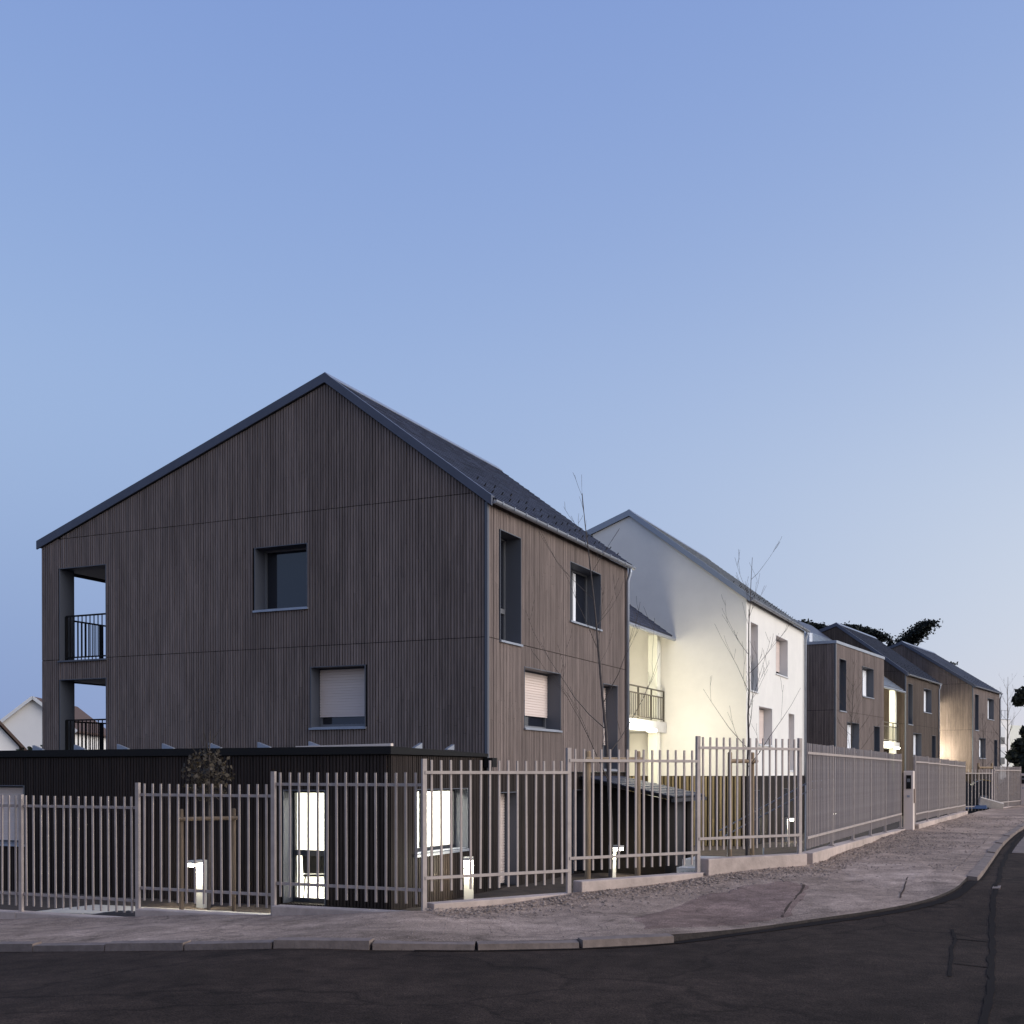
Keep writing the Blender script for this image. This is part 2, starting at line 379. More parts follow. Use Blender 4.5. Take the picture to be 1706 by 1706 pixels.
def gable_roof(parent, Wd, xr, zr, ze, zl, y0, y1, slate, verge, rng, thick=0.12, courses=True):
    """slabs of a pitched roof: ridge at (xr, zr), street eave (0, ze), rear eave (-Wd, zl)"""
    ov = 0.14; sl = (zr - ze) / (0 - xr)
    ex, ez = ov, ze - sl * ov
    sl2 = (zr - zl) / (xr + Wd); lx, lz = -Wd - 0.10, zl - sl2 * 0.10
    mb = MB(); mb.prism([(xr, zr), (ex, ez), (ex, ez - thick), (xr, zr - thick * 1.25), (lx, lz - thick), (lx, lz)], y0 + 0.012, y1 - 0.012)
    roof = mb.build('roof', M['verge'], parent)
    sb = MB(); L = math.hypot(ex - xr, zr - ez); dx, dz = (ex - xr) / L, (ez - zr) / L; nx, nz = -dz, dx
    cs = 0.19; nrow = int(L / cs); tw = 0.235
    for i in range(nrow):
        y = y0 + 0.09 - (tw / 2 if i % 2 else 0)
        s0 = 0.06 + i * (L - 0.05) / nrow; s1 = s0 + (L - 0.05) / nrow + 0.02
        while y < y1 - 0.09:
            a = max(y, y0 + 0.09); b = min(y + tw - 0.005, y1 - 0.09)
            if b - a > 0.03:
                h0, h1 = 0.004, 0.016 + rng.uniform(0, 0.006)
                pt = lambda s, h, yy: (xr + dx * s + nx * h, yy, zr + dz * s + nz * h)
                sb.hexa([pt(s0, 0.001, a), pt(s1, 0.001, a), pt(s1, 0.001, b), pt(s0, 0.001, b), pt(s0, h0, a), pt(s1, h1, a), pt(s1, h1, b), pt(s0, h0, b)])
            y += tw
    sb.build('slate', M[slate], roof, 'stuff')
    vb = MB()                               # metal verge on the near gable, both slopes
    for (xa, za, xb, zb) in ((xr, zr, ex, ez), (xr, zr, lx, lz)):
        for yy in (y0,):
            n = Vector((zb - za, 0, -(xb - xa))).normalized(); n = n if n.z > 0 else -n
            a = Vector((xa, yy, za)); b = Vector((xb, yy, zb))
            lo = 0.165; hi = 0.03
            up = Vector((0, 0, 1))
            for y_a, y_b in ((yy - 0.055, yy + 0.10), ):
                vb.hexa([a - up * lo + Vector((0, y_a - yy, 0)), b - up * lo + Vector((0, y_a - yy, 0)), b - up * lo + Vector((0, y_a - yy + 0.04, 0)), a - up * lo + Vector((0, y_a - yy + 0.04, 0)),
                         a + up * hi + Vector((0, y_a - yy, 0)), b + up * hi + Vector((0, y_a - yy, 0)), b + up * hi + Vector((0, y_b - yy, 0)), a + up * hi + Vector((0, y_b - yy, 0))])
    vb.build('verge', M[verge], roof)
    rb = MB(); rb.prism([(xr - 0.16, zr - 0.16 * sl2 + 0.03), (xr, zr + 0.05), (xr + 0.14, zr - 0.14 * sl + 0.03), (xr + 0.10, zr - 0.2 * sl), (xr - 0.1, zr - 0.2 * sl)], y0 - 0.03, y1)
    rb.build('ridge_cap', M['zinc'], roof)
    hk = MB()                               # snow hooks near the eave
    for row, s in enumerate((L - 0.25, L - 0.62, L - 1.0)):
        y = y0 + 0.35 + row * 0.27
        while y < y1 - 0.2:
            p = Vector((xr + dx * s, y, zr + dz * s)) + Vector((nx, 0, nz)) * 0.02
            hk.bar(p, p + Vector((nx, 0, nz)) * 0.07, 0.03, 0.012); y += 0.80
    hk.build('snow_hook', M['black'], roof, 'stuff')
    gm = MB()
    seg = 7; prof = []
    gx, gz, gr = ex + 0.015, ez - 0.05, 0.068
    for k in range(seg + 1):
        t = math.pi + math.pi * k / seg; prof.append((gx + gr * math.cos(t), gz + gr * math.sin(t)))
    for k in range(seg + 1):
        t = 2 * math.pi - math.pi * k / seg; prof.append((gx + (gr - 0.008) * math.cos(t), gz + (gr - 0.008) * math.sin(t)))
    gm.prism(prof, y0 + 0.02, y1 + 0.05)
    gu = gm.build('gutter', M['zinc'], parent)
    br = MB(); y = y0 + 0.3; first = None
    br.box(-gr - 0.02, gr + 0.006, 0, 0.028, 0.004, 0.018); br.box(gr + 0.001, gr + 0.010, 0, 0.028, -0.05, 0.014)
    while y < y1:
        if first is None: o = first = br.build('gutter_bracket', M['zinc'], gu)
        else: o = link('gutter_bracket', first.data, gu)
        o.location = (gx, y, gz); y += 0.55
    return roof, (gx, gz)

def downpipe(parent, x, y, ztop, zbot, gx):
    mb = MB(); mb.tube([(gx, y, ztop + 0.0), (gx, y, ztop - 0.10), (x, y, ztop - 0.32), (x, y, zbot)], 0.045, 8)
    d = mb.build('downpipe', M['zinc'], parent, smooth=True)
    return d

def railing(parent, pts, z0, z1, m, pitch=0.115, top=None, hand=0.0):
    """pts: polyline in xy; balusters are sub-parts sharing one mesh"""
    mb = MB()
    for (a, b) in zip(pts, pts[1:]):
        A = Vector((*a, 0)); B = Vector((*b, 0))
        for z, hgt in ((z1, 0.035), (z0 + 0.06, 0.03)):
            mb.bar(A + Vector((0, 0, z)), B + Vector((0, 0, z)), 0.04, hgt)
        if hand: mb.bar(A + Vector((0, 0, z1 + hand)), B + Vector((0, 0, z1 + hand)), 0.045, 0.04)
        n = max(1, int((B - A).length / 1.1))
        for i in range(n + 1):
            p = A.lerp(B, i / n); mb.bar(p + Vector((0, 0, z0)), p + Vector((0, 0, z1 + hand)), 0.045, 0.045)
    r = mb.build('railing', m, parent)
    bb = MB(); bb.box(-0.009, 0.009, -0.009, 0.009, z0 + 0.07, z1 - 0.015); first = None
    for (a, b) in zip(pts, pts[1:]):
        A = Vector((*a, 0)); B = Vector((*b, 0)); n = int((B - A).length / pitch)
        for i in range(1, n):
            p = A.lerp(B, i / n)
            if first is None: o = first = bb.build('baluster', m, r)
            else: o = link('baluster', first.data, r)
            o.location = (p.x, p.y, 0)
    return r

# ------------------------------------------------------------------ ground field
def field(x, y):
    """height of the pavement: falls along the side street, rises round the corner"""
    return 0.67 + 0.0654 * min(max(x, -22) - 3.3, 0) * ss((12 + 0 * y) / 12) + 0.27 * ss((y + 8.3) / 5.5)
def yard_z(x, y):
    return 0.60 * ss((x - 1.6) / 4.6) * ss((y + 8) / 5) + 0.16 * ss((-5.6 - y) / 2.6) + 0.30 * ss((-6 - y) / 2.0) * ss((x - 0.5) / 2.5)

# terrain sheet to the horizon, under everything
mb = MB()
mb.poly([(-2500, -2500, -0.28), (2500, -2500, -0.28), (2500, 3500, -0.28), (-2500, 3500, -0.28)])
mb.build('ground', M['yard'], kind='structure')
# planted yard inside the fences
mb = MB(); xs = [-60, -40, -25] + [-16 + 0.5 * i for i in range(47)]; xs = [x for x in xs if x <= 6.6] + [6.75]
ys = [-8.42] + [-8.0 + 0.5 * i for i in range(50)] + [20, 26, 34, 45, 60, 90]
rng = random.Random(3)
idx = {}
for i, x in enumerate(xs):
    for j, y in enumerate(ys):
        idx[i, j] = len(mb.v); mb.v.append((x, y, yard_z(x, y) + (rng.uniform(-0.02, 0.03) if -8 < y < 20 else -0.01)))
for i in range(len(xs) - 1):
    for j in range(len(ys) - 1):
        cx, cy = (xs[i] + xs[i+1]) / 2, (ys[j] + ys[j+1]) / 2
        # keep inside the chamfered corner
        if cx > 3.25 and (cx - 3.25) * 0.838 - (cy + 8.34) * 0.546 > 0.12: continue
        mb.f.append((idx[i, j], idx[i+1, j], idx[i+1, j+1], idx[i, j+1]))
mb.build('yard', M['yard'], kind='structure', smooth=True)

# pavement between plinth line and kerb line; road outside the kerb line
wall_pts = [(-70, -8.40), (-30, -8.40), (-14, -8.40), (-8, -8.40), (-4, -8.40), (0, -8.40), (2.2, -8.40), (3.22, -8.40), (3.75, -7.72), (4.45, -6.62), (5.1, -5.6), (5.65, -4.78), (6.66, -3.20), (6.74, -1), (6.74, 3), (6.74, 8.5), (7.0, 11), (7.38, 20), (7.8, 27.7), (8.62, 32), (10.5, 42), (20, 90), (45, 180)]
kerb_pts = [(-70, -11.0), (-30, -11.0), (-14, -11.0), (-8, -11.0), (-4, -11.0), (0, -10.98), (2.4, -10.92), (4.2, -10.55), (5.2, -10.05), (5.9, -9.55), (6.8, -8.58), (7.52, -7.30), (8.35, -6.2), (8.78, -5.2), (8.94, -4.0), (8.92, 0), (8.9, 6), (9.1, 14), (9.75, 24), (10.6, 30), (12.7, 41), (22, 89), (48, 178)]
# resample both by matching counts
def resample(pts, n):
    P = [Vector(p) for p in pts]; L = [0]
    for a, b in zip(P, P[1:]): L.append(L[-1] + (b - a).length)
    return P, L
def at_index(pts, t):
    i = min(int(t), len(pts) - 2); f = t - i
    return Vector(pts[i]).lerp(Vector(pts[i+1]), f)
def smooth_pts(pts):
    out = [pts[0]]
    for a, b in zip(pts, pts[1:]):
        out += [tuple(Vector(a).lerp(Vector(b), .25)), tuple(Vector(a).lerp(Vector(b), .75))]
    return out + [pts[-1]]
KERB = smooth_pts(smooth_pts(kerb_pts))
WALLP = wall_pts
nK = len(KERB)
def wall_at(k): return at_index(WALLP, k / (nK - 1) * (len(WALLP) - 1))
def pave_z(x, y): return field(x, y) + 0.012 * math.sin(2.1 * x + 1.3 * y) + 0.008 * math.sin(3.7 * y - x)
mb = MB(); NC = 14
for k in range(nK):
    a = wall_at(k); b = Vector(KERB[k])
    if k not in (0, nK - 1):
        pass
    for c in range(NC + 1):
        p = a.lerp(b, c / NC); z = field(p.x, p.y) if c == NC else pave_z(p.x, p.y)
        z += 0.05 * ss(1 - c / NC * 5) * (1 if p.y > -8.2 else 0.4)
        mb.v.append((p.x, p.y, z))
for k in range(nK - 1):
    for c in range(NC):
        i = k * (NC + 1) + c; mb.f.append((i, i + 1, i + NC + 2, i + NC + 1))
pave = mb.build('pavement', M['pave'], kind='structure', smooth=True)

sk = MB()
for k in range(nK):
    b = Vector(KERB[k]); z = field(*b); sk.v += [(b.x, b.y, z), (b.x, b.y, z - .16)]
for k in range(nK - 1): sk.f.append((2 * k, 2 * k + 1, 2 * k + 3, 2 * k + 2))
sk.build('pavement_edge', M['soil'], pave)
def dropped(x, y): return ss((x - 6.3) / .9) * ss((-3.2 - y) / .9)
# kerb stones, each its own piece of the kerb
def path_len(pts):
    L = [0]
    for a, b in zip(pts, pts[1:]): L.append(L[-1] + (Vector(b) - Vector(a)).length)
    return L
kl = path_len(KERB)
def on_path(s):
    for i in range(nK - 1):
        if kl[i+1] >= s:
            f = (s - kl[i]) / (kl[i+1] - kl[i]); return Vector(KERB[i]).lerp(Vector(KERB[i+1]), f)
    return Vector(KERB[-1])
kerb = thing('kerb', None, None); kerb['kind'] = 'structure'
rng = random.Random(11)
s = 42.0
while s < 125:
    ln = 1.0
    a = on_path(s + 0.006); b = on_path(s + ln - 0.006); m_ = on_path(s + ln / 2)
    d = (b - a).normalized(); o_ = Vector((d.y, -d.x)) * 1.0
    if o_.dot(Vector((1, -1))) < 0: o_ = -o_
    if dropped(*m_) > .35: s += ln; continue
    w_ = 0.15; q = rng.uniform(-0.012, 0.012)
    za, zb = field(*a) + 0.012 + q, field(*b) + 0.012 + q + rng.uniform(-.006, .006)
    k = MB(); a0 = a - o_ * 0.0; b0 = b - o_ * 0.0; a1 = a + o_ * w_; b1 = b + o_ * w_
    k.hexa([(a0.x, a0.y, za - .3), (b0.x, b0.y, zb - .3), (b1.x, b1.y, zb - .3), (a1.x, a1.y, za - .3), (a0.x, a0.y, za), (b0.x, b0.y, zb), (b1.x - o_.x * .02, b1.y - o_.y * .02, zb - .012), (a1.x - o_.x * .02, a1.y - o_.y * .02, za - .012)])
    k.build('kerb_stone', M['kerb'], kerb)
    s += ln
# road surface: fan from just under the kerb outwards
mb = MB(); NR = 12
far = []
for k in range(nK):
    p = Vector(KERB[k]); t = k / (nK - 1)
    ang = -90 + 90 * ss((t - 0.22) / 0.5)      # outward direction swings from -y to +x
    far.append(p + Vector((math.cos(R(ang)), math.sin(R(ang)))) * 160)
for k in range(nK):
    p = Vector(KERB[k]); q = far[k]
    for c in range(NR + 1):
        r_ = p.lerp(q, (c / NR) ** 2.6)
        mb.v.append((r_.x, r_.y, field(r_.x, r_.y) - 0.075 + 0.045 * dropped(*p) * (1 - c / NR) + 0.05 * ss((c / NR) * 1.4)))
for k in range(nK - 1):
    for c in range(NR):
        i = k * (NR + 1) + c; mb.f.append((i, i + 1, i + NR + 2, i + NR + 1))
mb.build('road', M['road'], kind='structure', smooth=True)

# ------------------------------------------------------------------ houses
W1 = (0.544, 1.542, 4.94, 7.12); W2 = (4.215, 6.17, 5.76, 7.09)
W3 = (1.70, 3.655, 3.25, 4.51); W4 = (6.34, 7.36, 2.40, 4.49)
def make_house(name, label, loc, rz, skin, L=8.13, Wd=11.61, xr=-3.67, zr=10.50, ze=7.72, zl=7.75, zb=2.34,
               gable_ops=(), gable_win=None, street_extra=(), roof_slate='slate', verge='verge', seed=1,
               shutters=(None, None, 3.52, 3.0), w2_curtain=True, cream_base=False, near=False, low_open=()):
    rng = random.Random(seed)
    h = thing(name, label, 'house', loc, rz)
    F = Wall('front', 0); T = Wall('street', 0)
    def top(x):
        zz = (zr - 0.17) - (x - xr) * (zr - ze) / (0 - xr) if x > xr else (zr - 0.17) - (xr - x) * (zr - zl) / (xr + Wd)
        return zz
    flat = lambda y: ze - 0.16
    lite = skin == 'render'
    wm = M['render'] if lite else M['membrane']
    mb = MB(); wall_solid(mb, F, -Wd, 0, zb + 0.003, top, gable_ops, 0.34, breaks=(xr,))
    street = [W1, W2, W3, W4]
    wall_solid(mb, T, 0.34 if False else 0.3401, L, zb + 0.003, flat, street, 0.34)
    wall_solid(mb, Wall('back', L - 0.34), -Wd, -0.3401, zb + 0.003, top, (), 0.339, breaks=(xr,))
    left_ops = [(0.42, 3.0, o[2], o[3]) for o in low_open]
    wall_solid(mb, Wall('left', -Wd), 0.3401, L - 0.3401, zb + 0.003, lambda y: zl - 0.16, left_ops, 0.34)
    mb.build('wall', wm, h)
    # ground floor, slightly set back and darker
    gops = [(0.543, 1.483, 0.02, 1.93), (4.474, 5.45, 0.02, 1.93)] if not lite else [(0.8, 1.85, 0.02, 1.76), (5.2, 6.2, 0.75, 1.76), (7.4, 8.4, 0.02, 1.72)]
    g = MB()
    wall_solid(g, Wall('street', -0.03), 0.0, L, -0.4, lambda y: zb - 0.003, gops, 0.30)
    wall_solid(g, Wall('front', 0.03), -Wd, -0.031, -0.4, lambda y: zb - 0.003, (), 0.30)
    base = g.build('base_wall', M['membrane'], h)
    gs = MB()
    slats(gs, Wall('street', -0.03), 0.0, L, 0.0, lambda y: zb - 0.012, gops, (), rng)
    gs.build('base_cladding', M['slat_dark'], h, 'stuff')
    gf = MB(); slats(gf, Wall('front', 0.03), -Wd, -0.03, 0.0, lambda y: zb - 0.012, (), (), rng, pitch=0.12 if lite else 0.066, width=0.07 if lite else 0.043, depth=0.035)
    gf.build('base_cladding', M['blockw'] if cream_base else M['slat_lamplit'] if lite else M['slat_dark'], h, 'stuff')
    for k, o in enumerate(gops):
        window(h, Wall('street', -0.03), o, fr='frame_dark', shutter_to=(o[2] + 0.03) if k == 0 or lite and k == 1 else (o[2] + 0.03), sill=False)
    if not lite:
        j1, j2 = 7.74, 4.94
        c = MB()
        slats(c, F, -Wd, -0.04, zb, lambda x: top(x) - 0.012, gable_ops, (j1, j2), rng)
        c.build('gable_cladding', M[skin], h, 'stuff')
        c = MB()
        slats(c, T, 0.05, L, zb, lambda y: flat(y) - 0.012, street, (j2,), rng)
        c.build('street_cladding', M[skin], h, 'stuff')
        c = MB(); c.box(-0.028, 0.034, -0.034, 0.042, zb, ze - 0.18); c.build('corner_trim', M['lining'], h)
        fl = MB(); fl.box(0.001, 0.05, 0.05, L, zb - 0.02, zb - 0.002); fl.box(-Wd, -0.03, -0.05, -0.001, zb - 0.02, zb - 0.002); fl.build('drip_flashing', M['black'], h)
    wl = 'lining_white' if lite else 'lining'; pr = 0.006 if lite else 0.034
    for k, o in enumerate(street):
        cur = None
        if k == 1 and near: cur = (o[0] + 0.98, o[0] + 1.26)
        elif k in (1, 2) and w2_curtain and not near: cur = (o[1] - 0.72, o[1] - 0.10)
        window(h, T, o, lin=wl, proud=pr, shutter_to=shutters[k], sash=cur, trans=5.62 if k == 0 else None,
               mull=(o[0] + o[1]) / 2 if k == 1 and not lite else None, fr='frame' if not lite else 'frame_dark', reveal=0.34 if near or lite else 0.26)
    roof, (gx, gz) = gable_roof(h, Wd, xr, zr, ze, zl, -0.03, L + 0.03, roof_slate, verge, rng)
    downpipe(h, 0.085, L - 0.16, gz - 0.06, 0.1, gx)
    return h, F, T, top, rng

GA = (-5.48, -4.13, 5.76, 7.09); GB = (-4.06, -2.725, 3.25, 4.51)
LO1 = (-11.05, -9.62, 4.92, 7.06); LO2 = (-11.05, -9.62, 2.50, 4.48)
h1, F, T, top1, rng1 = make_house('corner_house', 'brown slatted corner house with dark slate roof, loggias and a low front annex', (0, 0, 0), 0, 'slat',
    gable_ops=[GA, GB, LO1, LO2], low_open=[LO1, LO2], near=True, seed=5)
window(h1, F, GA, mull=None)
window(h1, F, GB, shutter_to=3.50)
for o in (LO1, LO2):                     # deep loggias at the far corner
    lb = MB(); z0, z1 = o[2], o[3]
    lb.box(-11.60, -9.30, 0.36, 3.4, z0 - 0.16, z0 - 0.002); lb.box(-11.24, -9.30, 0.345, 3.4, z1 + 0.002, z1 + 0.14)
    lb.box(-9.615, -9.30, 0.345, 3.4, z0, z1); lb.box(-11.24, -9.62, 3.02, 3.35, z0, z1)
    lg = lb.build('loggia', M['frame_dark'], h1)
    l = MB(); l.box(-11.05, -11.034, 0.0 - 0.03, 0.42, z0, z1); l.box(-9.636, -9.62, -0.03, 0.34, z0, z1); l.box(-11.03, -9.64, -0.034, 0.34, z1 - 0.016, z1); l.box(-11.07, -9.60, -0.07, 0.36, z0 - 0.04, z0 - 0.004)
    l.build('reveal_lining', M['lining'], lg)
    railing(h1, [(-9.66, 0.14), (-11.0, 0.14)], z0 + 0.02, z0 + 1.04, M['black'])
    railing(h1, [(-11.45, 0.46), (-11.45, 2.95)], z0 + 0.02, z0 + 1.04, M['black'])

# annex of the corner house: low flat block standing in front of the gable, street side flush
AY = -3.62; AZ = 2.62
aF = Wall('front', AY); aT = Wall('street', -0.03)
door = (-2.13, -1.266, 0.06, 2.02); awin = (-2.80, -0.79, 0.90, 2.03); gar = (-10.4, -8.24, 0.92, 2.07)
mb = MB()
wall_solid(mb, aF, -14.5, -0.03, -0.4, lambda x: AZ, [door, gar], 0.30)
wall_solid(mb, aT, AY + 0.3005, -0.012, -0.4, lambda y: AZ, [awin], 0.30)
wall_solid(mb, Wall('left', -14.5), AY + 0.3005, -0.02, -0.4, lambda y: AZ, (), 0.30)
mb.build('annex_wall', M['membrane'], h1)
sl = MB(); slats(sl, aF, -14.5, -0.05, 0.0, lambda x: AZ - 0.02, [door, gar], (), rng1); slats(sl, aT, AY + 0.03, -0.02, 0.0, lambda y: AZ - 0.02, [awin], (), rng1)
sl.build('annex_cladding', M['slat_dark'], h1, 'stuff')
rf = MB()
rf.hexa([(-14.6, AY - 0.07, AZ), (0.055, AY - 0.07, AZ), (0.055, -0.04, AZ), (-14.6, -0.04, AZ), (-14.6, AY - 0.07, AZ + .13), (0.055, AY - 0.07, AZ + .13), (0.055, -0.04, AZ + .06), (-14.6, -0.04, AZ + .06)])
ar = rf.build('annex_roof', M['black'], h1)
hp = MB(); hp.box(0.02, 0.20, -0.16, 0.05, 2.42, 2.60); hp.tube([(0.10, -0.05, 2.42), (0.10, -0.05, 0.1)], 0.04, 8); hp.build('rain_hopper', M['black'], h1)
bk = None
for x, y in [(-8.0 + 1.075 * i, AY + 0.10) for i in range(7)]:
    if bk is None:
        b = MB(); b.hexa([(-.12, -.03, 0), (.14, -.03, 0), (.14, .03, 0), (-.12, .03, 0), (-.12, -.03, .10), (.14, -.03, .012), (.14, .03, .012), (-.12, .03, .10)])
        o = bk = b.build('roof_bracket', M['zinc'], ar)
    else: o = link('roof_bracket', bk.data, ar)
    o.location = (x, y, AZ + 0.132)
for y in (-2.55, -1.35):
    o = link('roof_bracket', bk.data, ar); o.location = (-0.09, y, AZ + 0.115); o.rotation_euler = (0, 0, -1.57)
b = MB(); b.hexa([(-1.9, AY + .02, AZ + .135), (0.0, AY + .02, AZ + .135), (0.0, AY + .10, AZ + .135), (-1.9, AY + .10, AZ + .135), (-1.9, AY + .02, AZ + .150), (0.0, AY + .02, AZ + .178), (0.0, AY + .10, AZ + .178), (-1.9, AY + .10, AZ + .150)])
b.build('roof_edge_strip', M['pillar'], ar)
window(h1, aF, door, 'open', fr='frame_dark', reveal=0.26, trans=0.92, sill=False)
window(h1, aT, awin, 'open', fr='frame_dark', reveal=0.26, mull=-2.02)
window(h1, aF, gar, shutter_to=0.96, reveal=0.2)
# the lit room behind them
rm = MB()
rm.poly([(-4.2, -3.3, .02), (-0.34, -3.3, .02), (-0.34, -.4, .02), (-4.2, -.4, .02)])
rm.box(-4.3, -4.2, -3.3, -.4, .02, 2.5); rm.box(-4.2, -0.34, -.4, -.3, .02, 2.5); rm.box(-4.2, -0.34, -3.31, -.4, 2.5, 2.56)
rm.build('lit_room', M['room'], h1)
cl = MB(); cl.box(-2.6, -1.4, -2.4, -1.4, 2.44, 2.49); cl.build('ceiling_lamp', M['lens_big'], h1)
al = bpy.data.lights.new('room_light', 'AREA'); al.energy = 260; al.size = 2.2; al.color = (1, 0.98, 0.88)
ao = bpy.data.objects.new('room_light', al); C.objects.link(ao); ao.parent = h1; ao.location = (-2.0, -1.9, 2.40)
# chair seen through the door
ch = thing('chair', 'dark chair standing in the lit room behind the glazed door', 'chair', (-2.02, -2.80, 0.03), R(25))
c = MB(); c.hexa([(-.20, -.22, .44), (.20, -.22, .44), (.20, .20, .44), (-.20, .20, .44), (-.20, -.22, .48), (.20, -.22, .48), (.20, .20, .48), (-.20, .20, .48)]); c.build('seat', M['chair'], ch)
c = MB()
for i in range(5):
    z = .50 + i * .075; c.hexa([(-.20, -.23 - .018 * i, z), (.20, -.23 - .018 * i, z), (.20, -.205 - .018 * i, z), (-.20, -.205 - .018 * i, z), (-.20, -.248 - .018 * i, z + .075), (.20, -.248 - .018 * i, z + .075), (.20, -.223 - .018 * i, z + .075), (-.20, -.223 - .018 * i, z + .075)])
c.build('backrest', M['chair'], ch)
for sx in (-1, 1):
    for sy in (-1, 1):
        c = MB(); c.tube([(sx * .17, sy * .17, .45), (sx * .20, sy * .21, 0)], .013, 6); c.build('leg', M['chair'], ch)

WH = (1.17, 16.05, 0)
h2, F2, T2, _, rng2 = make_house('white_house', 'white rendered house with sky-pale slate roof and dark slatted ground floor in lamplit tan', WH, 0, 'render', L=9.2, xr=-3.85, zr=10.86, ze=7.92, zl=7.95, zb=2.22,
    roof_slate='slate_sheen', verge='verge_light', shutters=(5.9, 5.92, 3.3, 2.5), w2_curtain=False, seed=9)
h4, *_ = make_house('slatted_house', 'dark brown slatted house standing between the flat roofed house and the last house', (2.67, 44.92, 0), R(-6.6), 'slat_brown', roof_slate='slate_dark', seed=21, shutters=(None, None, None, None))
h5, *_ = make_house('slatted_house', 'farthest brown slatted house with pale lit wall base, beside the white apartment block', (5.34, 55.64, 0), R(-8.1), 'slat', xr=-4.2, seed=22, shutters=(None, None, None, None), cream_base=False)
# flat-roofed house
def flat_house():
    rng = random.Random(31); L = 8.15; Wd = 7.5; zt = 7.70
    h = thing('flat_roofed_house', 'grey brown slatted house with a flat roof beside the white house', 'house', (1.63, 29.5, 0), R(-6.1))
    F = Wall('front', 0); T = Wall('street', 0); street = [W1, W2, W3, W4]
    mb = MB(); wall_solid(mb, F, -Wd, 0, -.3, lambda x: zt, (), .34); wall_solid(mb, T, .3401, L, -.3, lambda y: zt, street, .34)
    wall_solid(mb, Wall('back', L - .34), -Wd, -.3401, -.3, lambda x: zt, (), .339); mb.build('wall', M['membrane'], h)
    c = MB(); slats(c, F, -Wd, -.04, 0, lambda x: zt, (), (4.94,), rng); c.build('gable_cladding', M['slat'], h, 'stuff')
    c = MB(); slats(c, T, .05, L, 0, lambda x: zt, street, (4.94,), rng); c.build('street_cladding', M['slat'], h, 'stuff')
    c = MB(); c.box(-.028, .034, -.034, .042, 0, zt); c.build('corner_trim', M['frame'], h)
    r = MB(); r.box(-Wd, .06, -.06, L + .03, zt + .003, zt + .12); r.build('roof', M['zinc'], h)
    v = MB(); v.tube([(-1.35, 0.6, zt + .12), (-1.35, 0.6, zt + .55)], .22, 10); v.build('roof_vent', M['zinc'], h)
    for k, o in enumerate(street): window(h, T, o, reveal=.27, sash=(o[1] - .78, o[1] - .12) if k in (1, 2) else None, mull=(o[0] + o[1]) / 2 if k == 1 else None, trans=5.62 if k == 0 else None)
    return h
flat_house()

# ------------------------------------------------------------------ stair links between the houses
def make_link(label, loc, rz, L, front=-1.45, zs=3.60, eave=6.62, lower=2.3, w_up=60, w_dn=90, roof='slate', back='cream', seed=1, column=True):
    rng = random.Random(seed)
    k = thing('link_building', label, 'stair link', loc, rz, None)
    bx = front - 1.7
    m = MB(); m.box(bx - .25, bx, 0.05, L - .05, -.3, eave + 1.2); m.build('back_wall', M[back], k)
    m = MB(); m.box(bx - .001 + .003, front + .05, 0.06, L - 0.06, zs, zs + .33); m.build('balcony_slab', M['slab'], k)
    m = MB(); sl = (10.5 - 7.72) / 3.67; e = front + .22
    m.prism([(e, eave), (e, eave + .10), (bx - 3, eave + .10 + (e - bx + 3) * sl), (bx - 3, eave + (e - bx + 3) * sl)], 0.04, L - .03); r = m.build('roof', M['verge'], k)
    s = MB(); y = 0.06
    n = int((e - bx + 2) / .2)
    for i in range(n):
        x1 = e + .02 - i * .2; x0 = x1 - .22; zf = lambda x: eave + .10 + (e - x) * sl
        yy = .06 - (.12 if i % 2 else 0)
        while yy < L - .08:
            a, b = max(yy, .06), min(yy + .235, L - .08)
            if b - a > .03:
                h = .014 + rng.uniform(0, .006)
                s.hexa([(x0, a, zf(x0) + .001), (x1, a, zf(x1) + .001), (x1, b, zf(x1) + .001), (x0, b, zf(x0) + .001), (x0, a, zf(x0) + .005), (x1, a, zf(x1) + h + .01), (x1, b, zf(x1) + h + .01), (x0, b, zf(x0) + .005)])
            yy += .24
    s.build('slate', M[roof], r, 'stuff')
    g = MB(); g.tube([(e + .06, .05, eave - .02), (e + .06, L + .12, eave - .02)], .06, 8); g.build('gutter', M['zinc'], k)
    g = MB(); g.tube([(e + .06, .25, eave - .06), (e - .15, .2, eave - .3), (e - .3, .12, eave - .4), (e - .3, .12, eave - 1.2)], .04, 6); g.build('downpipe', M['zinc'], k)
    if column:
        c = MB(); yc = L - .62; c.box(front - .32, front - .02, yc - .20, yc + .12, -.3, zs - .003); c.box(front - .32, front - .02, yc - .20, yc + .12, zs + .333, eave + .05); c.build('column', M[back], k)
    railing(k, [(front, .12), (front, L - .22), ], zs + .36, zs + 1.12, M['bronze'], pitch=.17, hand=.20)
    f = MB(); f.box(front + .0505, front + .55, L * .62 - .03, L * .62 + .03, zs + .02, zs + .06); f.build('added_lamp_arm', M['zinc'], k)  # made-up arm, carries the lamp outwards so its light reaches the gable
    f = MB(); f.box(front + .42, front + .62, L * .62 - .16, L * .62 + .16, zs - .06, zs + .0195); f.build('lamp_lens', M['lens_big'], k)
    lamp(k, (front + .70, L * .62, zs - .06), w_dn, .55)  # light set past the lens and enlarged, softens the gable's shadow edge
    f = MB(); f.tube([(front - .55, L * .55, eave + .62), (front - .55, L * .55, eave - .04)], .014, 6); f.tube([(front - .55, L * .55, eave - .02), (front - .55, L * .55, eave - .12)], .12, 12); f.build('lamp_lens', M['lens_big'], k)
    lamp(k, (front - .55, L * .55, eave - .30), w_up, .42)
    return k
make_link('cream stair link with balcony and bright lamp between the corner house and the white house', (0, 8.14, 0), 0, 7.9, seed=41, w_up=110, w_dn=330)
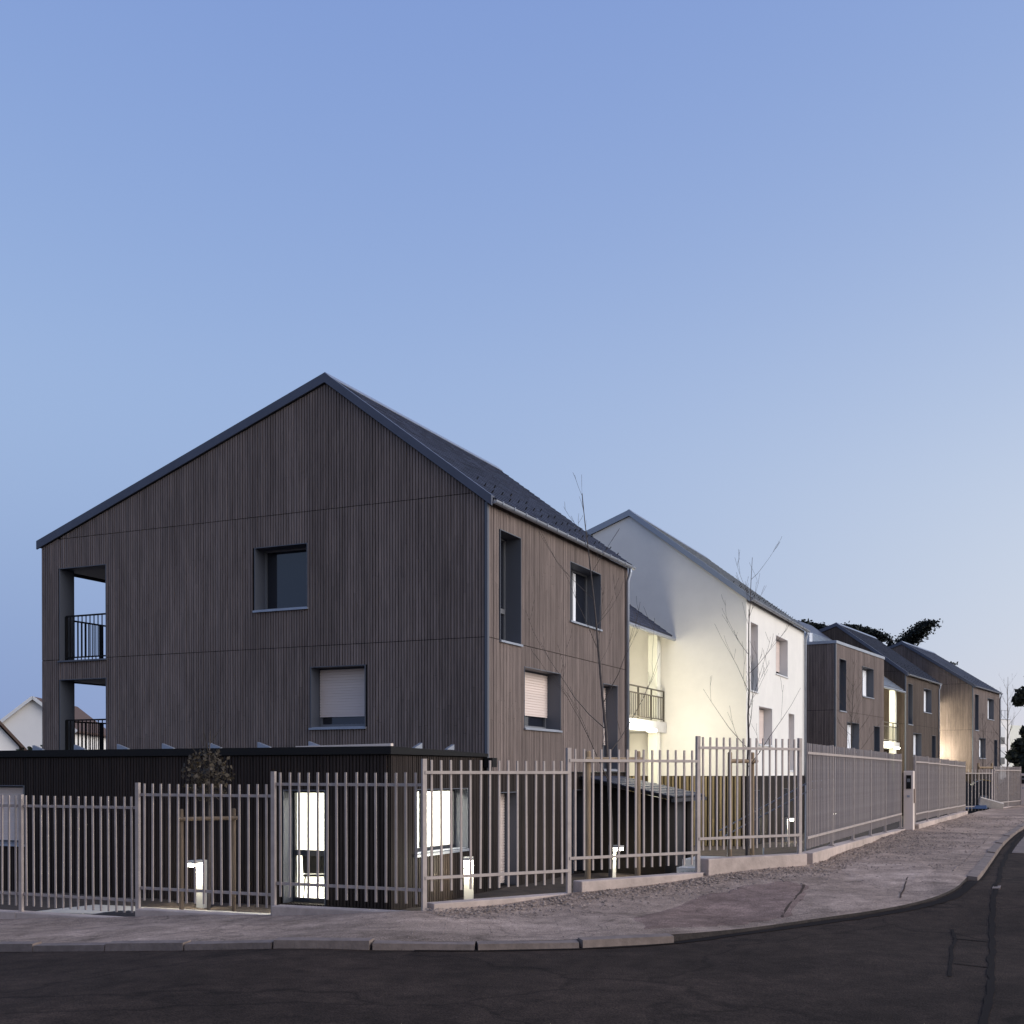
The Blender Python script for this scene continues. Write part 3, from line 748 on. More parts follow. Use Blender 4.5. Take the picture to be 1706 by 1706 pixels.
make_link('stair link with balcony beside the flat roofed house', (1.63 + 8.17 * math.sin(R(6.1)), 29.5 + 8.17 * math.cos(R(6.1)), 0), R(-6.1), 7.15, seed=42, roof='slate_sheen', front=-0.9, w_up=320, w_dn=320)
make_link('narrow stair link with balcony below the farthest house gable', (2.67 + 8.17 * math.sin(R(6.6)), 44.92 + 8.17 * math.cos(R(6.6)), 0), R(-7.2), 2.75, seed=43, front=-1.2, w_up=500, w_dn=600, column=False)

# ------------------------------------------------------------------ lean-to shed
sh = thing('shed', 'dark lean-to shed with a sloping tiled roof against the corner house', 'shed', (0.06, 5.0, 0))
m = MB(); m.box(0.02, 1.30, 0.0, .08, 0, 2.0)
m.hexa([(0.02, 0, 0), (1.95, 0, 0), (1.95, .08, 0), (0.02, .08, 0), (0.02, 0, 2.12), (1.95, 0, 1.72), (1.95, .08, 1.72), (.02, .08, 2.12)])
m.v = m.v[8:]; m.f = m.f[:6]
m.build('front_wall', M['membrane'], sh)
m = MB(); m.box(1.88, 1.95, .081, .85, 0, 1.70); m.box(1.88, 1.95, 1.75, 2.2, 0, 1.70); m.build('side_wall', M['membrane'], sh)
m = MB(); m.box(1.84, 1.87, .86, 1.74, 0.02, 1.68); d = m.build('door', M['frame_dark'], sh)
m = MB(); m.bar((1.90, 1.66, .95), (1.90, 1.66, 1.10), .03, .03); m.build('handle', M['zinc'], d)
m = MB(); m.prism([(-.02, 2.24), (2.20, 1.78), (2.20, 1.70), (-.02, 2.16)], -.18, 2.4); rf = m.build('roof', M['black'], sh)
for i in range(9):
    x0 = .02 + i * .24; z0 = 2.24 - (x0 + .02) * .2072
    s = MB(); s.hexa([(x0, -.19, z0 - .01), (x0 + .25, -.19, z0 - .062), (x0 + .25, 2.42, z0 - .062), (x0, 2.42, z0 - .01), (x0, -.19, z0 + .008), (x0 + .25, -.19, z0 - .03), (x0 + .25, 2.42, z0 - .03), (x0, 2.42, z0 + .008)])
    s.build('roof_panel', M['slate'], rf)
m = MB(); m.box(2.16, 2.23, -.2, 2.44, 1.66, 1.74); m.build('gutter', M['frame_dark'], sh)

# ------------------------------------------------------------------ fences
PH = 1.55
pick = MB(); pick.box(-.0125, .0125, -.009, .009, 0, PH)
pick_me = None
frng = random.Random(88)
def fence(label, runs, group='picket fences along the two streets', joined=False):
    """runs: list of (A, B, top z, number of pickets)"""
    global pick_me
    A0 = runs[0][0]
    f = thing('picket_fence', label, 'fence', (A0[0], A0[1], 0))
    off = Vector((A0[0], A0[1], 0))
    jm = MB()
    for (A, B, zt, n, post0, post1) in runs:
        a = Vector((*A, 0)) - off; b = Vector((*B, 0)) - off; d = (b - a).normalized(); nrm = Vector((d.y, -d.x, 0)); ang = math.atan2(d.y, d.x)
        for z in (zt - .145, zt - PH + .165):
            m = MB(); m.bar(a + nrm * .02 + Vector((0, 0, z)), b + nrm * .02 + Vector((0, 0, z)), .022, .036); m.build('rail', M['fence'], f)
        for q, (flag, zz) in ((a, post0), (b, post1)):
            if flag:
                m = MB(); m.hexa([tuple(q + d * s1 * .028 + nrm * s2 * .022 + Vector((0, 0, z))) for z in (zz, zt + .015) for s1, s2 in ((-1, -1), (1, -1), (1, 1), (-1, 1))])
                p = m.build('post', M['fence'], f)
                m = MB(); c_ = q
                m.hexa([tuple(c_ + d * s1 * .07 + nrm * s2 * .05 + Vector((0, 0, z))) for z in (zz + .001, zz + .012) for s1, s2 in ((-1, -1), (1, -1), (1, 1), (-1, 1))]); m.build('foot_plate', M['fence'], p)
        for i in range(n):
            p = a + (b - a) * ((i + .75) / (n + .5))
            if joined:
                jm.hexa([tuple(p + d * s1 * .0145 + nrm * s2 * .008 + Vector((0, 0, z))) for z in (zt - PH, zt) for s1, s2 in ((-1, -1), (1, -1), (1, 1), (-1, 1))])
                continue
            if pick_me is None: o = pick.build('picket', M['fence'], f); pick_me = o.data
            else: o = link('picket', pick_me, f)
            o.location = (p.x, p.y, zt - PH + frng.uniform(-.004, .004)); o.rotation_euler = (frng.gauss(0, .0025), frng.gauss(0, .003), ang + frng.gauss(0, .03))
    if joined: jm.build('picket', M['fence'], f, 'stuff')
    return f
def plinth(label, segs):
    """segs: (A, B, top at A, top at B); blocks 0.2 m thick"""
    A0 = segs[0][0]
    p = thing('low_wall', label, 'low wall', (A0[0], A0[1], 0)); off = Vector((A0[0], A0[1], 0))
    for (A, B, za, zb) in segs:
        a = Vector((*A, 0)) - off; b = Vector((*B, 0)) - off; d = (b - a).normalized(); n = Vector((d.y, -d.x, 0))
        a += d * .004; b -= d * .004
        m = MB(); bt = -.35
        q = [a - n * .10, b - n * .10, b + n * .10, a + n * .10]
        m.hexa([tuple(v + Vector((0, 0, bt))) for v in q] + [tuple(q[0] + Vector((0, 0, za))), tuple(q[1] + Vector((0, 0, zb))), tuple(q[2] + Vector((0, 0, zb))), tuple(q[3] + Vector((0, 0, za)))])
        o = m.build('concrete_block', M['concrete'], p)
        bv = o.modifiers.new('bevel', 'BEVEL'); bv.width = .012; bv.segments = 2
    return p
LY = -8.33
P3 = (3.27, LY); P2 = (1.12, LY); P1 = (-1.075, LY); P0 = (-3.2, LY)
dL = Vector((6.62 - 3.27, -3.2 + 8.33)).normalized(); LD = (Vector((6.62, -3.2)) - Vector(P3)).length
def chm(t): return (3.27 + dL.x * t, LY + dL.y * t)
P4, P5, P6 = chm(2.06), chm(4.20), (6.62, -3.2)
no = (False, 0)
Pm1, Pm2 = (-5.3, LY), (-7.4, LY)
fence('pale metal picket fence with stepped panels before the low annex', [
    (P3, P2, 2.311, 15, no, (True, .52)), (P2, P1, 2.163, 15, no, (True, .37)), (P1, P0, 1.990, 15, no, (True, .33)), (P0, Pm1, 1.99, 15, no, (True, .2)), (Pm1, Pm2, 1.85, 15, no, (True, .1))] +
    [((-7.4 - 2.15 * i, LY), (-9.55 - 2.15 * i, LY), 1.72 - .13 * i, 15, no, (True, .0 - .1 * i)) for i in range(3)])
fence('pale metal picket fence cutting the street corner in three stepped panels', [
    (P3, P4, 2.457, 15, (True, .52), no), (P4, P5, 2.610, 15, (True, .77), no), (P5, P6, 2.795, 15, (True, .94), (True, 1.135))])
GX = 6.68
gy = [-3.05 + 2.17 * i for i in range(6)]; gy[-1] = 8.35
fence('long pale picket fence along the street pavement up to the intercom pillar', [((GX, gy[i]), (GX, gy[i+1]), 2.745, 17, no, (True, 1.13 - .026 * i)) for i in range(5)])
H0, H1 = Vector((6.93, 8.95)), Vector((7.30, 20.0))
fence('pale picket fence beyond the intercom pillar ending at the bins', [(tuple(H0.lerp(H1, i / 5)), tuple(H0.lerp(H1, (i + 1) / 5)), 2.72 - .012 * i, 17, (True, 1.06) if i == 0 else no, (True, 1.06)) for i in range(5)])
I0, I1 = Vector((7.82, 27.7)), Vector((8.62, 32.1))
fence('farthest pale picket fence beside the last house', [(tuple(I0.lerp(I1, i / 2)), tuple(I0.lerp(I1, (i + 1) / 2)), 2.57, 17, (True, .98) if i == 0 else no, (True, .98)) for i in range(2)])
B0, B1 = Vector((5.6, 24.5)), Vector((7.75, 27.6))
fence('set back open picket fence behind the dark bins', [(tuple(B0.lerp(B1, i / 2)), tuple(B0.lerp(B1, (i + 1) / 2)), 2.45, 9, (True, .7) if i == 0 else no, (True, .7)) for i in range(2)], joined=False)
def ln(a, b, t0, t1):
    a = Vector(a); b = Vector(b); d = (b - a).normalized(); return tuple(a + d * t0), tuple(b + d * t1)
plinth('low stepped concrete wall under the annex side picket fence', [
    (*ln(P3, P2, -.05, -.03), .668, .655), (*ln(P2, P1, .0, -.03), .515, .51), (*ln(P1, P0, 0, 0), .372, .36), (P0, Pm1, .36, .33), (Pm1, Pm2, .2, .17), (Pm2, (-16, LY), .1, -.1)])
plinth('low stepped concrete wall under the corner picket fence', [
    (*ln(P3, P4, .07, .04), .775, .788), (*ln(P4, P5, .13, .02), .932, .955), (*ln(P5, P6, .10, .06), 1.135, 1.142)])
plinth('long low concrete wall under the street picket fence', [((GX, -3.02), (GX, 3.0), 1.142, 1.085), ((GX, 3.0), (GX, 8.55), 1.085, 1.0)])
plinth('low concrete wall under the fence beyond the intercom pillar', [(tuple(H0), tuple(H0.lerp(H1, .5)), 1.10, 1.09), (tuple(H0.lerp(H1, .5)), tuple(H1), 1.09, 1.10)])
plinth('low concrete wall under the farthest picket fence', [(tuple(I0), tuple(I1), 1.0, .99)])

# intercom pillars
def pillar(label, x, y, rz, z0, z1, sgn=True):
    p = thing('intercom_pillar', label, 'intercom pillar', (x, y, z0), rz); h = z1 - z0
    m = MB(); m.box(-.11, .11, -.14, .14, -.2, h); o = m.build('pillar_body', M['pillar'], p)
    bv = o.modifiers.new('bevel', 'BEVEL'); bv.width = .01
    m = MB(); m.box(-.05, .06, -.156, -.141, h - .42, h - .10); o = m.build('intercom_panel', M['black'], p)
    m = MB(); m.box(-.03, .04, -.162, -.1565, h - .26, h - .18); m.build('speaker_grille', M['frame'], o)
    m = MB(); m.box(.112, .135, -.10, .10, h - .75, h - .42); m.build('letter_flap', M['brown'], p)
    m = MB(); m.box(-.03, .03, -.15, -.141, h - .62, h - .57); m.build('key_switch', M['zinc'], p)
pillar('cream intercom pillar between two tall fence posts', 6.84, 8.62, 0, .90, 2.36)
pillar('cream intercom pillar at the end of the farthest fence', 8.74, 32.2, R(-10), .90, 2.3)

# ------------------------------------------------------------------ garden lamps
def bollard(label, x, y, z, rz, hgt=.82, watts=26):
    b = thing('bollard_lamp', label, 'bollard lamp', (x, y, z), rz, 'garden bollard lamps')
    m = MB(); m.box(-.045, .045, -.085, .085, -.15, hgt); m.build('post', M['lampbody'], b)
    m = MB(); m.box(-.24, -.046, -.085, .085, hgt - .05, hgt); hd = m.build('lamp_head', M['lampbody'], b)
    m = MB(); m.box(-.232, -.06, -.078, .078, hgt - .105, hgt - .051); m.build('lamp_lens', M['lens'], hd)
    lamp(b, (-.17, 0, hgt - .165), watts, .04, (1, .93, .70))
    return b
bollard('lit bollard lamp beside the pale garden path before the annex', -3.30, -4.37, 0, R(82))
bollard('lit bollard lamp under the bright annex window', .40, -1.55, 0, R(115), hgt=.80)
bollard('lit bollard lamp between two timber tree stakes near the shed', 1.12, 4.0, 0, R(172), hgt=.72, watts=22)
bollard('lit bollard lamp before the white shuttered ground floor window', 1.75, 19.4, .02, R(168), hgt=.80)
bollard('farthest lit bollard lamp seen through the street pickets', 2.1, 25.6, .03, R(168), hgt=.80)

# ------------------------------------------------------------------ trees and plants
def bare_tree(label, x, y, z, hgt, seed, r0=.030, spread=1.0, base=1.9, group='young bare street trees', nb=13, leaves=False, lean=(0, 0)):
    rng = random.Random(seed)
    t = thing('young_tree', label, 'tree', (x, y, z), 0, group)
    n = 14; pts = []; px = py = 0.0
    for i in range(n + 1):
        f = i / n; pts.append((px + lean[0] * f * f, py + lean[1] * f * f, hgt * f)); px += rng.uniform(-.02, .02); py += rng.uniform(-.02, .02)
    rad = [r0 * (1 - .88 * i / n) for i in range(n + 1)]
    m = MB(); m.tube([(0, 0, -.2)] + pts, [r0 * 1.1] + rad, 7); tr = m.build('trunk', M['bark'], t, smooth=True)
    c = MB()
    def twig(p, d, ln, r, lvl):
        q = [p]; rr = [r]; dd = d.copy(); k = 5
        for i in range(k):
            dd = (dd + Vector((rng.uniform(-.12, .12), rng.uniform(-.12, .12), .09))).normalized()
            q.append(q[-1] + dd * ln / k); rr.append(max(.0022, r * (1 - .8 * (i + 1) / k)))
        c.tube(q, rr, 5 if lvl == 0 else 4, cap=False)
        if lvl < 2:
            for i in range(1, k):
                if rng.random() < (.6 if lvl == 0 else .3):
                    a = rng.uniform(0, 6.283); side = Vector((math.cos(a), math.sin(a), .5))
                    nd = (dd * .9 + side * .6).normalized(); twig(q[i], nd, ln * rng.uniform(.30, .5), max(.0025, rr[i] * .6), lvl + 1)
        if leaves and lvl > 0:
            pass
        return q
    a = rng.uniform(0, 6.28)
    for b in range(nb):
        f = base / hgt + (0.93 - base / hgt) * (b / (nb - 1)); a += 2.4 + rng.uniform(-.5, .5)
        i = min(int(f * n), n - 1); p = Vector(pts[i]).lerp(Vector(pts[i + 1]), f * n - i)
        up = rng.uniform(.75, 1.25); d = Vector((math.cos(a), math.sin(a), up)).normalized()
        ln = (hgt * .30) * (1 - .62 * (b / nb)) * rng.uniform(.75, 1.2) * spread
        twig(p, d, ln, max(.004, rad[i] * .36), 0)
    c.build('crown', M['bark'], t, smooth=True)
    return t
def stakes(label, a, b, ztop, zbot, bar_z, rad=.04, tm='timber'):
    s = thing('stake_frame', label, 'tree stakes', (a[0], a[1], zbot), 0, 'timber tree stake frames')
    A = Vector((0, 0, 0)); B = Vector((b[0] - a[0], b[1] - a[1], 0)); h = ztop - zbot
    for p in (A, B):
        m = MB(); m.tube([p + Vector((0, 0, -.2)), p + Vector((0, 0, h - .02)), p + Vector((0, 0, h))], [rad, rad, rad * .8], 10); m.build('stake', M[tm], s)
    d = (B - A).normalized(); m = MB(); off = Vector((d.y, -d.x, 0)) * (rad * 1.6)
    m.tube([A - d * .06 + off + Vector((0, 0, bar_z - zbot)), B + d * .06 + off + Vector((0, 0, bar_z - zbot))], rad * .9, 8); m.build('crossbar', M[tm], s)
    return s
yz = yard_z
bare_tree('tall bare young tree before the corner house street side', 4.05, -4.12, yz(4, -4), 6.15, 101, r0=.034, nb=11, spread=1.0, lean=(-.35, -.1))
stakes('pair of stout timber stakes with crossbar round the tallest bare tree', (3.84, -4.50), (4.40, -3.92), 2.63, yz(4, -4), 2.50, rad=.042)
bare_tree('bare young tree before the white house gable', 4.95, .45, yz(5, .4), 5.65, 103, r0=.030, nb=11, spread=1.05, lean=(.12, 0))
stakes('pair of timber stakes seen nearly edge on before the white house gable', (4.72, .20), (5.02, .62), 2.68, yz(5, .4), 2.52, rad=.04)
bare_tree('bare young tree before the flat roofed house', 4.6, 14.6, yz(4.6, 14), 4.9, 105, nb=16, spread=1.0)
bare_tree('bare young tree before the farthest slatted house', 7.1, 33.4, .6, 4.3, 107, nb=13, spread=.9)
stakes('pair of timber stakes before the farthest slatted house', (6.95, 33.2), (7.45, 33.8), 2.75, .6, 2.55, rad=.05)
bare_tree('tall thin bare tree beside the far white apartment block', 7.6, 46.9, .5, 6.9, 109, r0=.06, nb=18, spread=.9)

def leaf_cloud(mb, c, rx, ry, rz, n, size, rng, droop=0.0, shell=.35):
    for i in range(n):
        while True:
            q = Vector((rng.uniform(-1, 1), rng.uniform(-1, 1), rng.uniform(-1, 1)))
            if shell < q.length < 1: break
        p = Vector((c[0] + q.x * rx, c[1] + q.y * ry, c[2] + q.z * rz)); s = size * rng.uniform(.6, 1.4)
        a = Vector((rng.uniform(-1, 1), rng.uniform(-1, 1), rng.uniform(-1, 1) - droop)).normalized() * s
        b = a.cross(Vector((rng.uniform(-1, 1), rng.uniform(-1, 1), rng.uniform(-1, 1)))).normalized() * s * .35
        mb.poly([p - a * .5, p + b, p + a * .5, p - b])
rng = random.Random(77)
# leafy sapling before the annex
t = thing('leafy_sapling', 'small sapling with brown clinging leaves between stakes before the annex', 'tree', (-2.73, -4.89, 0))
m = MB(); m.tube([(0, 0, -.2), (.02, 0, 1.2), (.0, .02, 2.3), (.04, 0, 3.0)], [.032, .028, .018, .006], 7); m.build('trunk', M['bark'], t)
m = MB()
for i in range(12):
    a = i * 2.4; z = 1.75 + i * .09; e = Vector((math.cos(a) * .32, math.sin(a) * .32, z + .4)); m.tube([(0, 0, z), e * .5 + Vector((0, 0, z * .5)), e], [.007, .005, .002], 4)
leaf_cloud(m, (0, 0, 2.28), .42, .42, .45, 620, .075, rng, droop=.6, shell=0); m.build('crown', M['leaf'], t)
stakes('pair of timber stakes with crossbar round the leafy sapling', (-2.96, -5.28), (-2.42, -4.62), 1.72, 0, 1.56, rad=.036, tm='timber_dark')

# cedar behind the far slatted houses
def cedar():
    t = thing('cedar_tree', 'dark old cedar with flat spreading limbs behind the far slatted houses', 'tree', (-3.2, 80, 0)); rng = random.Random(5)
    m = MB(); m.tube([(0, 0, -1), (0, 0, 5), (.2, -.2, 9), (.2, -.4, 12.0)], [.75, .6, .42, .15], 10)
    limbs = [[(0, 0, 11.0), (1.2, -1.0, 12.3), (2.6, -2, 13.3), (4.1, -3.0, 14.3)], [(0, 0, 12.0), (-1.0, -2, 13.0), (-2.2, -4.4, 13.7), (-3.1, -5.6, 13.6)],
             [(0, 0, 11.5), (-2.4, -4.5, 13.0), (-3.6, -7.0, 13.7), (-4.8, -9.4, 13.9)], [(0, 0, 11.0), (1.0, -1.8, 13.0), (-.4, -3.6, 13.6), (-2.0, -6.0, 13.9)], [(0, 0, 10), (3, 2, 11), (5, 3, 11.4)], [(0, 0, 9), (-2, 3, 10), (-5, 5, 10.5)]]
    for l in limbs: m.tube(l, [.22, .15, .10, .04][:len(l)], 6)
    m.build('trunk', M['bark'], t)
    c = MB()
    for li, l in enumerate(limbs):
        P = [Vector(q) for q in l]
        for i in range(len(P) - 1):
            k = 26
            for j in range(k):
                f = (i + j / k) / (len(P) - 1)
                if f < (.45 if li == 3 else .2): continue
                p = P[i].lerp(P[i + 1], j / k); wd = (.95 if li == 0 else .75) * (1 - .45 * f) + .1
                for _ in range(70):
                    q = p + Vector((rng.gauss(0, wd * .55), rng.gauss(0, wd * .55), rng.gauss(.02, .08) - rng.random() ** 2 * .34))
                    d = Vector((rng.uniform(-.6, .9), rng.uniform(-.9, .3), rng.uniform(-.9, .25))).normalized() * rng.uniform(.14, .34)
                    s = d.cross(Vector((rng.uniform(-1, 1), rng.uniform(-1, 1), .4))).normalized() * .07
                    c.poly([q, q + d * .5 + s, q + d, q + d * .5 - s])
    c.build('crown', M['needle'], t)
cedar()
def pine():
    t = thing('pine_tree', 'dark pine with clumped foliage at the right edge beyond the farthest fence', 'tree', (9.95, 45.2, .3)); rng = random.Random(8)
    m = MB(); m.tube([(0, 0, -1), (.1, 0, 4), (-.1, .1, 8.5)], [.24, .18, .07], 8); m.build('trunk', M['bark'], t)
    c = MB()
    for (x, y, z, r_) in [(-1.35, 0, 6.0, .62), (-.8, .2, 6.9, .7), (-1.75, .1, 5.75, .35), (-.2, 0, 7.6, .9), (.6, .2, 6.6, 1.1), (-1.55, 0, 3.4, .55), (-1.9, -.1, 2.9, .45), (-1.1, .1, 2.6, .9), (-1.7, 0, 1.9, .75), (-2.1, .1, 1.2, .6), (-1.0, .1, 1.2, 1.1), (0, 0, 3.2, 1.3), (-1.2, 0, 4.1, .5), (.2, 0, 1.5, 1.4), (-2.55, .1, .75, .45), (.9, 0, 4.6, 1.0), (0, .3, 5.2, .7)]:
        leaf_cloud(c, (x, y, z), r_, r_, r_ * .75, int(520 * r_ + 120), .26, rng, shell=0)
    c.build('crown', M['needle'], t)
pine()

# ------------------------------------------------------------------ things in the yard and on the pavement
g = thing('garden_path', None, None, (0, 0, 0)); g['kind'] = 'structure'
x = -7.4
for i in range(6):
    m = MB(); x0 = -4.9 + .92 * i; m.hexa([(x0, -6.6 + .22 * i, -.1), (x0 + .91, -6.4 + .22 * i, -.1), (x0 + .91, -5.1 + .05 * i, -.1), (x0, -5.2 + .05 * i, -.1), (x0, -6.6 + .22 * i, .085), (x0 + .91, -6.4 + .22 * i, .085), (x0 + .91, -5.1 + .05 * i, .06), (x0, -5.2 + .05 * i, .06)])
    m.build('paving_slab', M['pathm'], g)
m = MB(); m.hexa([(-5.0, -7.9, -.1), (-1.2, -7.9, -.1), (-1.0, -6.7, -.1), (-5.0, -6.66, -.1), (-5.0, -7.9, .24), (-1.2, -7.9, .22), (-1.0, -6.7, .11), (-5.0, -6.66, .11)]); m.build('paving_slab', M['pathm'], g)
mo = MB(); n = 18; rng = random.Random(2)
rings = [(1.0, 0), (.75, .07), (.45, .13), (.15, .17)]
for (rr, z) in rings:
    for k in range(n):
        a = 6.283 * k / n; q = rr * (1 + rng.uniform(-.1, .1)); mo.v.append((1.1 * q * math.cos(a), .42 * q * math.sin(a), z + rng.uniform(-.01, .01)))
for i in range(3):
    for k in range(n): mo.f.append((i * n + k, i * n + (k + 1) % n, (i + 1) * n + (k + 1) % n, (i + 1) * n + k))
mo.f.append(tuple(3 * n + k for k in range(n)))
o = mo.build('soil_heap', M['soil'], smooth=True); o.location = (-1.75, -7.75, .20); tag(o, 'low heap of dark soil on the path behind the stepped fence', 'soil heap')

# lit concrete steps and handrail in the gap between the two big houses
st = thing('garden_steps', 'pale lit concrete steps beside the shed', 'steps', (2.55, 3.7, 0))
for i in range(3):
    m = MB(); m.box(0, .75, i * .42, 2.0, .15 * i - .3 + .002 * i, .12 + .15 * i); m.build('step', M['slab'], st)
hr = thing('handrail', 'thin twin metal handrail climbing past the white house base', 'handrail', (3.2, 5.2, 0))
m = MB()
for dz in (0, .18): m.tube([(0, 0, .85 + dz), (2.1, -.6, 1.95 + dz), (2.6, -.75, 2.0 + dz)], .018, 6)
m.build('rail', M['zinc'], hr)
for f in (.1, .5, .95):
    m = MB(); m.tube([(2.1 * f, -.6 * f, 0), (2.1 * f, -.6 * f, .85 + 1.1 * f + .16)], .018, 6); m.build('post', M['zinc'], hr)
# grass tuft, gravel
m = MB(); rng = random.Random(12)
for i in range(500):
    x, y = rng.uniform(2.6, 3.9), rng.uniform(3.2, 4.5); z = yz(x, y); a = rng.uniform(0, 6.28)
    m.poly([(x, y, z - .02), (x + .012, y, z - .02), (x + .05 * math.cos(a), y + .05 * math.sin(a), z + rng.uniform(.06, .14))])
m.build('grass', M['grass'], kind='stuff')
ico = [(0, 0, 1), (.9, 0, .1), (.28, .85, .1), (-.72, .53, .1), (-.72, -.53, .1), (.28, -.85, .1)]
m = MB(); rng = random.Random(13)
def stone(m, x, y, z, r_):
    n = len(m.v); a = rng.uniform(0, 6.28); ca, sa = math.cos(a), math.sin(a); f = rng.uniform(.5, .9)
    for (p, q, s) in ico:
        j = rng.uniform(.8, 1.2); m.v.append((x + r_ * j * (p * ca - q * sa), y + r_ * j * f * (p * sa + q * ca), z + r_ * .7 * s))
    for k in range(5): m.f.append((n, n + 1 + k, n + 1 + (k + 1) % 5))
segs = [((3.35, -8.47), (6.78, -3.25), 2600, .42), ((6.80, -3.2), (6.80, 8.4), 5200, .95), ((7.05, 9), (7.45, 20), 1500, 1.0)]
for A, B, n_, wd in segs:
    A = Vector(A); B = Vector(B); d = (B - A).normalized(); nn = Vector((d.y, -d.x))
    for i in range(n_):
        p = A.lerp(B, rng.random()) + nn * min(abs(rng.gauss(.02, wd)), 1.9)
        z = pave_z(p.x, p.y) + .05 * ss(1 - (nn.dot(p - A)) / .5)
        stone(m, p.x, p.y, z - .004, rng.choice([.010, .012, .016, .02, .03]))
m.build('gravel', M['gravel'], kind='stuff')

# tar seams on the old asphalt, plus painted gutter shade and moss at the kerb
from mathutils.bvhtree import BVHTree
dg = bpy.context.evaluated_depsgraph_get()
trees = [BVHTree.FromObject(bpy.data.objects[n], dg) for n in ('road', 'pavement')]
def gz(x, y):
    zz = -1
    for t in trees:
        hit = t.ray_cast(Vector((x, y, 5)), Vector((0, 0, -1)))
        if hit[0] is not None: zz = max(zz, hit[0].z)
    return zz
seam = MB(); rng = random.Random(19)
def seam_line(pts, wd):
    P = [Vector(p) for p in pts]; out = []; walk = Vector((0, 0))
    for a, b in zip(P, P[1:]):
        k = max(2, int((b - a).length / .18))
        for i in range(k):
            walk = walk * .85 + Vector((rng.gauss(0, .008), rng.gauss(0, .008))); out.append(a.lerp(b, i / k) + walk)
    out.append(P[-1])
    base = len(seam.v); n_ = len(out)
    for i, v in enumerate(out):
        d = (out[min(i + 1, n_ - 1)] - out[max(i - 1, 0)]).normalized(); n = Vector((d.y, -d.x)) * wd * rng.uniform(.40, .60)
        for q in (v - n, v + n): seam.v.append((q.x, q.y, gz(q.x, q.y) + .006))
    for i in range(n_ - 1): seam.f.append((base + 2 * i, base + 2 * i + 1, base + 2 * i + 3, base + 2 * i + 2))
seam_line([(9.34, 16), (9.2, 6), (9.26, -1), (9.29, -4.6), (9.33, -6.3), (9.45, -8.6), (9.53, -10.0), (9.6, -14)], .055)
seam_line([(9.02, -7.3), (9.08, -7.9), (9.15, -9.2), (9.22, -10.2)], .03)
seam_line([(9.08, -7.9), (9.4, -8.0)], .035); seam_line([(9.2, -9.5), (9.5, -9.6)], .03)
seam_line([tuple(on_path(q) + Vector((.12, -.06)) ) for q in [kl[i] for i in range(nK) if 4 < KERB[i][0] and -10.7 < KERB[i][1] < 12]], .13)  # dark ribbon along the kerb: gutter shade painted in, together with moss
seam.build('tar_seam_gutter_shade', M['tar'], kind='stuff')
seam = MB()
seam_line([(7.03, -4.98), (7.10, -5.6), (7.12, -6.1), (7.22, -7.2)], .03)
seam_line([(8.2, -3.9), (8.25, -4.6), (8.3, -5.6)], .02)
seam.build('pavement_crack', M['crack'], kind='stuff')
# old repair patches in the pavement, 5 mm proud
def patch(m, pts):
    P = [Vector(p) for p in pts]; c = sum(P, Vector((0, 0))) / len(P); ring = []
    for a, b in zip(P, P[1:] + P[:1]):
        for i in range(5): ring.append(a.lerp(b, i / 5) + Vector((rng.gauss(0, .03), rng.gauss(0, .03))))
    n = len(ring); rows = 7; mb = MB()
    for r_ in range(1, rows + 1):
        for p in ring:
            q = c.lerp(p, r_ / rows); mb.v.append((q.x, q.y, gz(q.x, q.y) + (.006 if r_ < rows else .001)))
    mb.v.append((c.x, c.y, gz(c.x, c.y) + .006))
    for r_ in range(rows - 1):
        for k in range(n): mb.f.append((r_ * n + k, r_ * n + (k + 1) % n, (r_ + 1) * n + (k + 1) % n, (r_ + 1) * n + k))
    for k in range(n): mb.f.append((rows * n, k, (k + 1) % n))
    mb.build('repair_patch', m, pave)
patch(M['patch'], [(5.87, -6.98), (5.98, -5.9), (6.34, -5.2), (6.74, -4.75), (7.08, -5.02), (7.21, -6.07), (7.22, -7.23), (6.95, -7.86), (6.55, -8.3), (6.1, -8.7), (5.73, -7.88)])
patch(M['patch2'], [(7.07, -2.41), (7.28, 0.64), (7.92, 0.12), (8.47, -2.95), (8.45, -4.35), (8.07, -4.86), (7.54, -4.32)])
# loose grit over pavement and road edge
m = MB()
for i in range(2600):
    t_ = rng.uniform(0.30, .80); k = int(t_ * (nK - 1)); a = wall_at(k); b = Vector(KERB[k]); p = a.lerp(b, rng.uniform(.02, .96))
    stone(m, p.x, p.y, gz(p.x, p.y) - .002, rng.choice([.005, .006, .008, .010, .014]))
m.build('grit', M['gravel'], kind='stuff')
# pale gutter stones on the road side of the kerb
gs = thing('gutter_strip', None, None); gs['kind'] = 'structure'
y = 2.4
for y in [-4.5] + [2.4 + i for i in range(24)]:
    x0 = 9.27 + .0035 * max(0, y - 2) ** 1.6; wd = .20 if y > 0 else .09; ln_ = .98 if y > 0 else .7
    m = MB(); z0 = gz(x0, y) + .004; m.hexa([(x0, y, z0 - .08), (x0 + wd, y, z0 - .08), (x0 + wd, y + ln_, z0 - .08), (x0, y + ln_, z0 - .08), (x0, y, z0 + .012), (x0 + wd, y, z0 + .016), (x0 + wd, y + ln_, z0 + .016), (x0, y + ln_, z0 + .012)])
    m.build('gutter_stone', M['kerb'], gs)

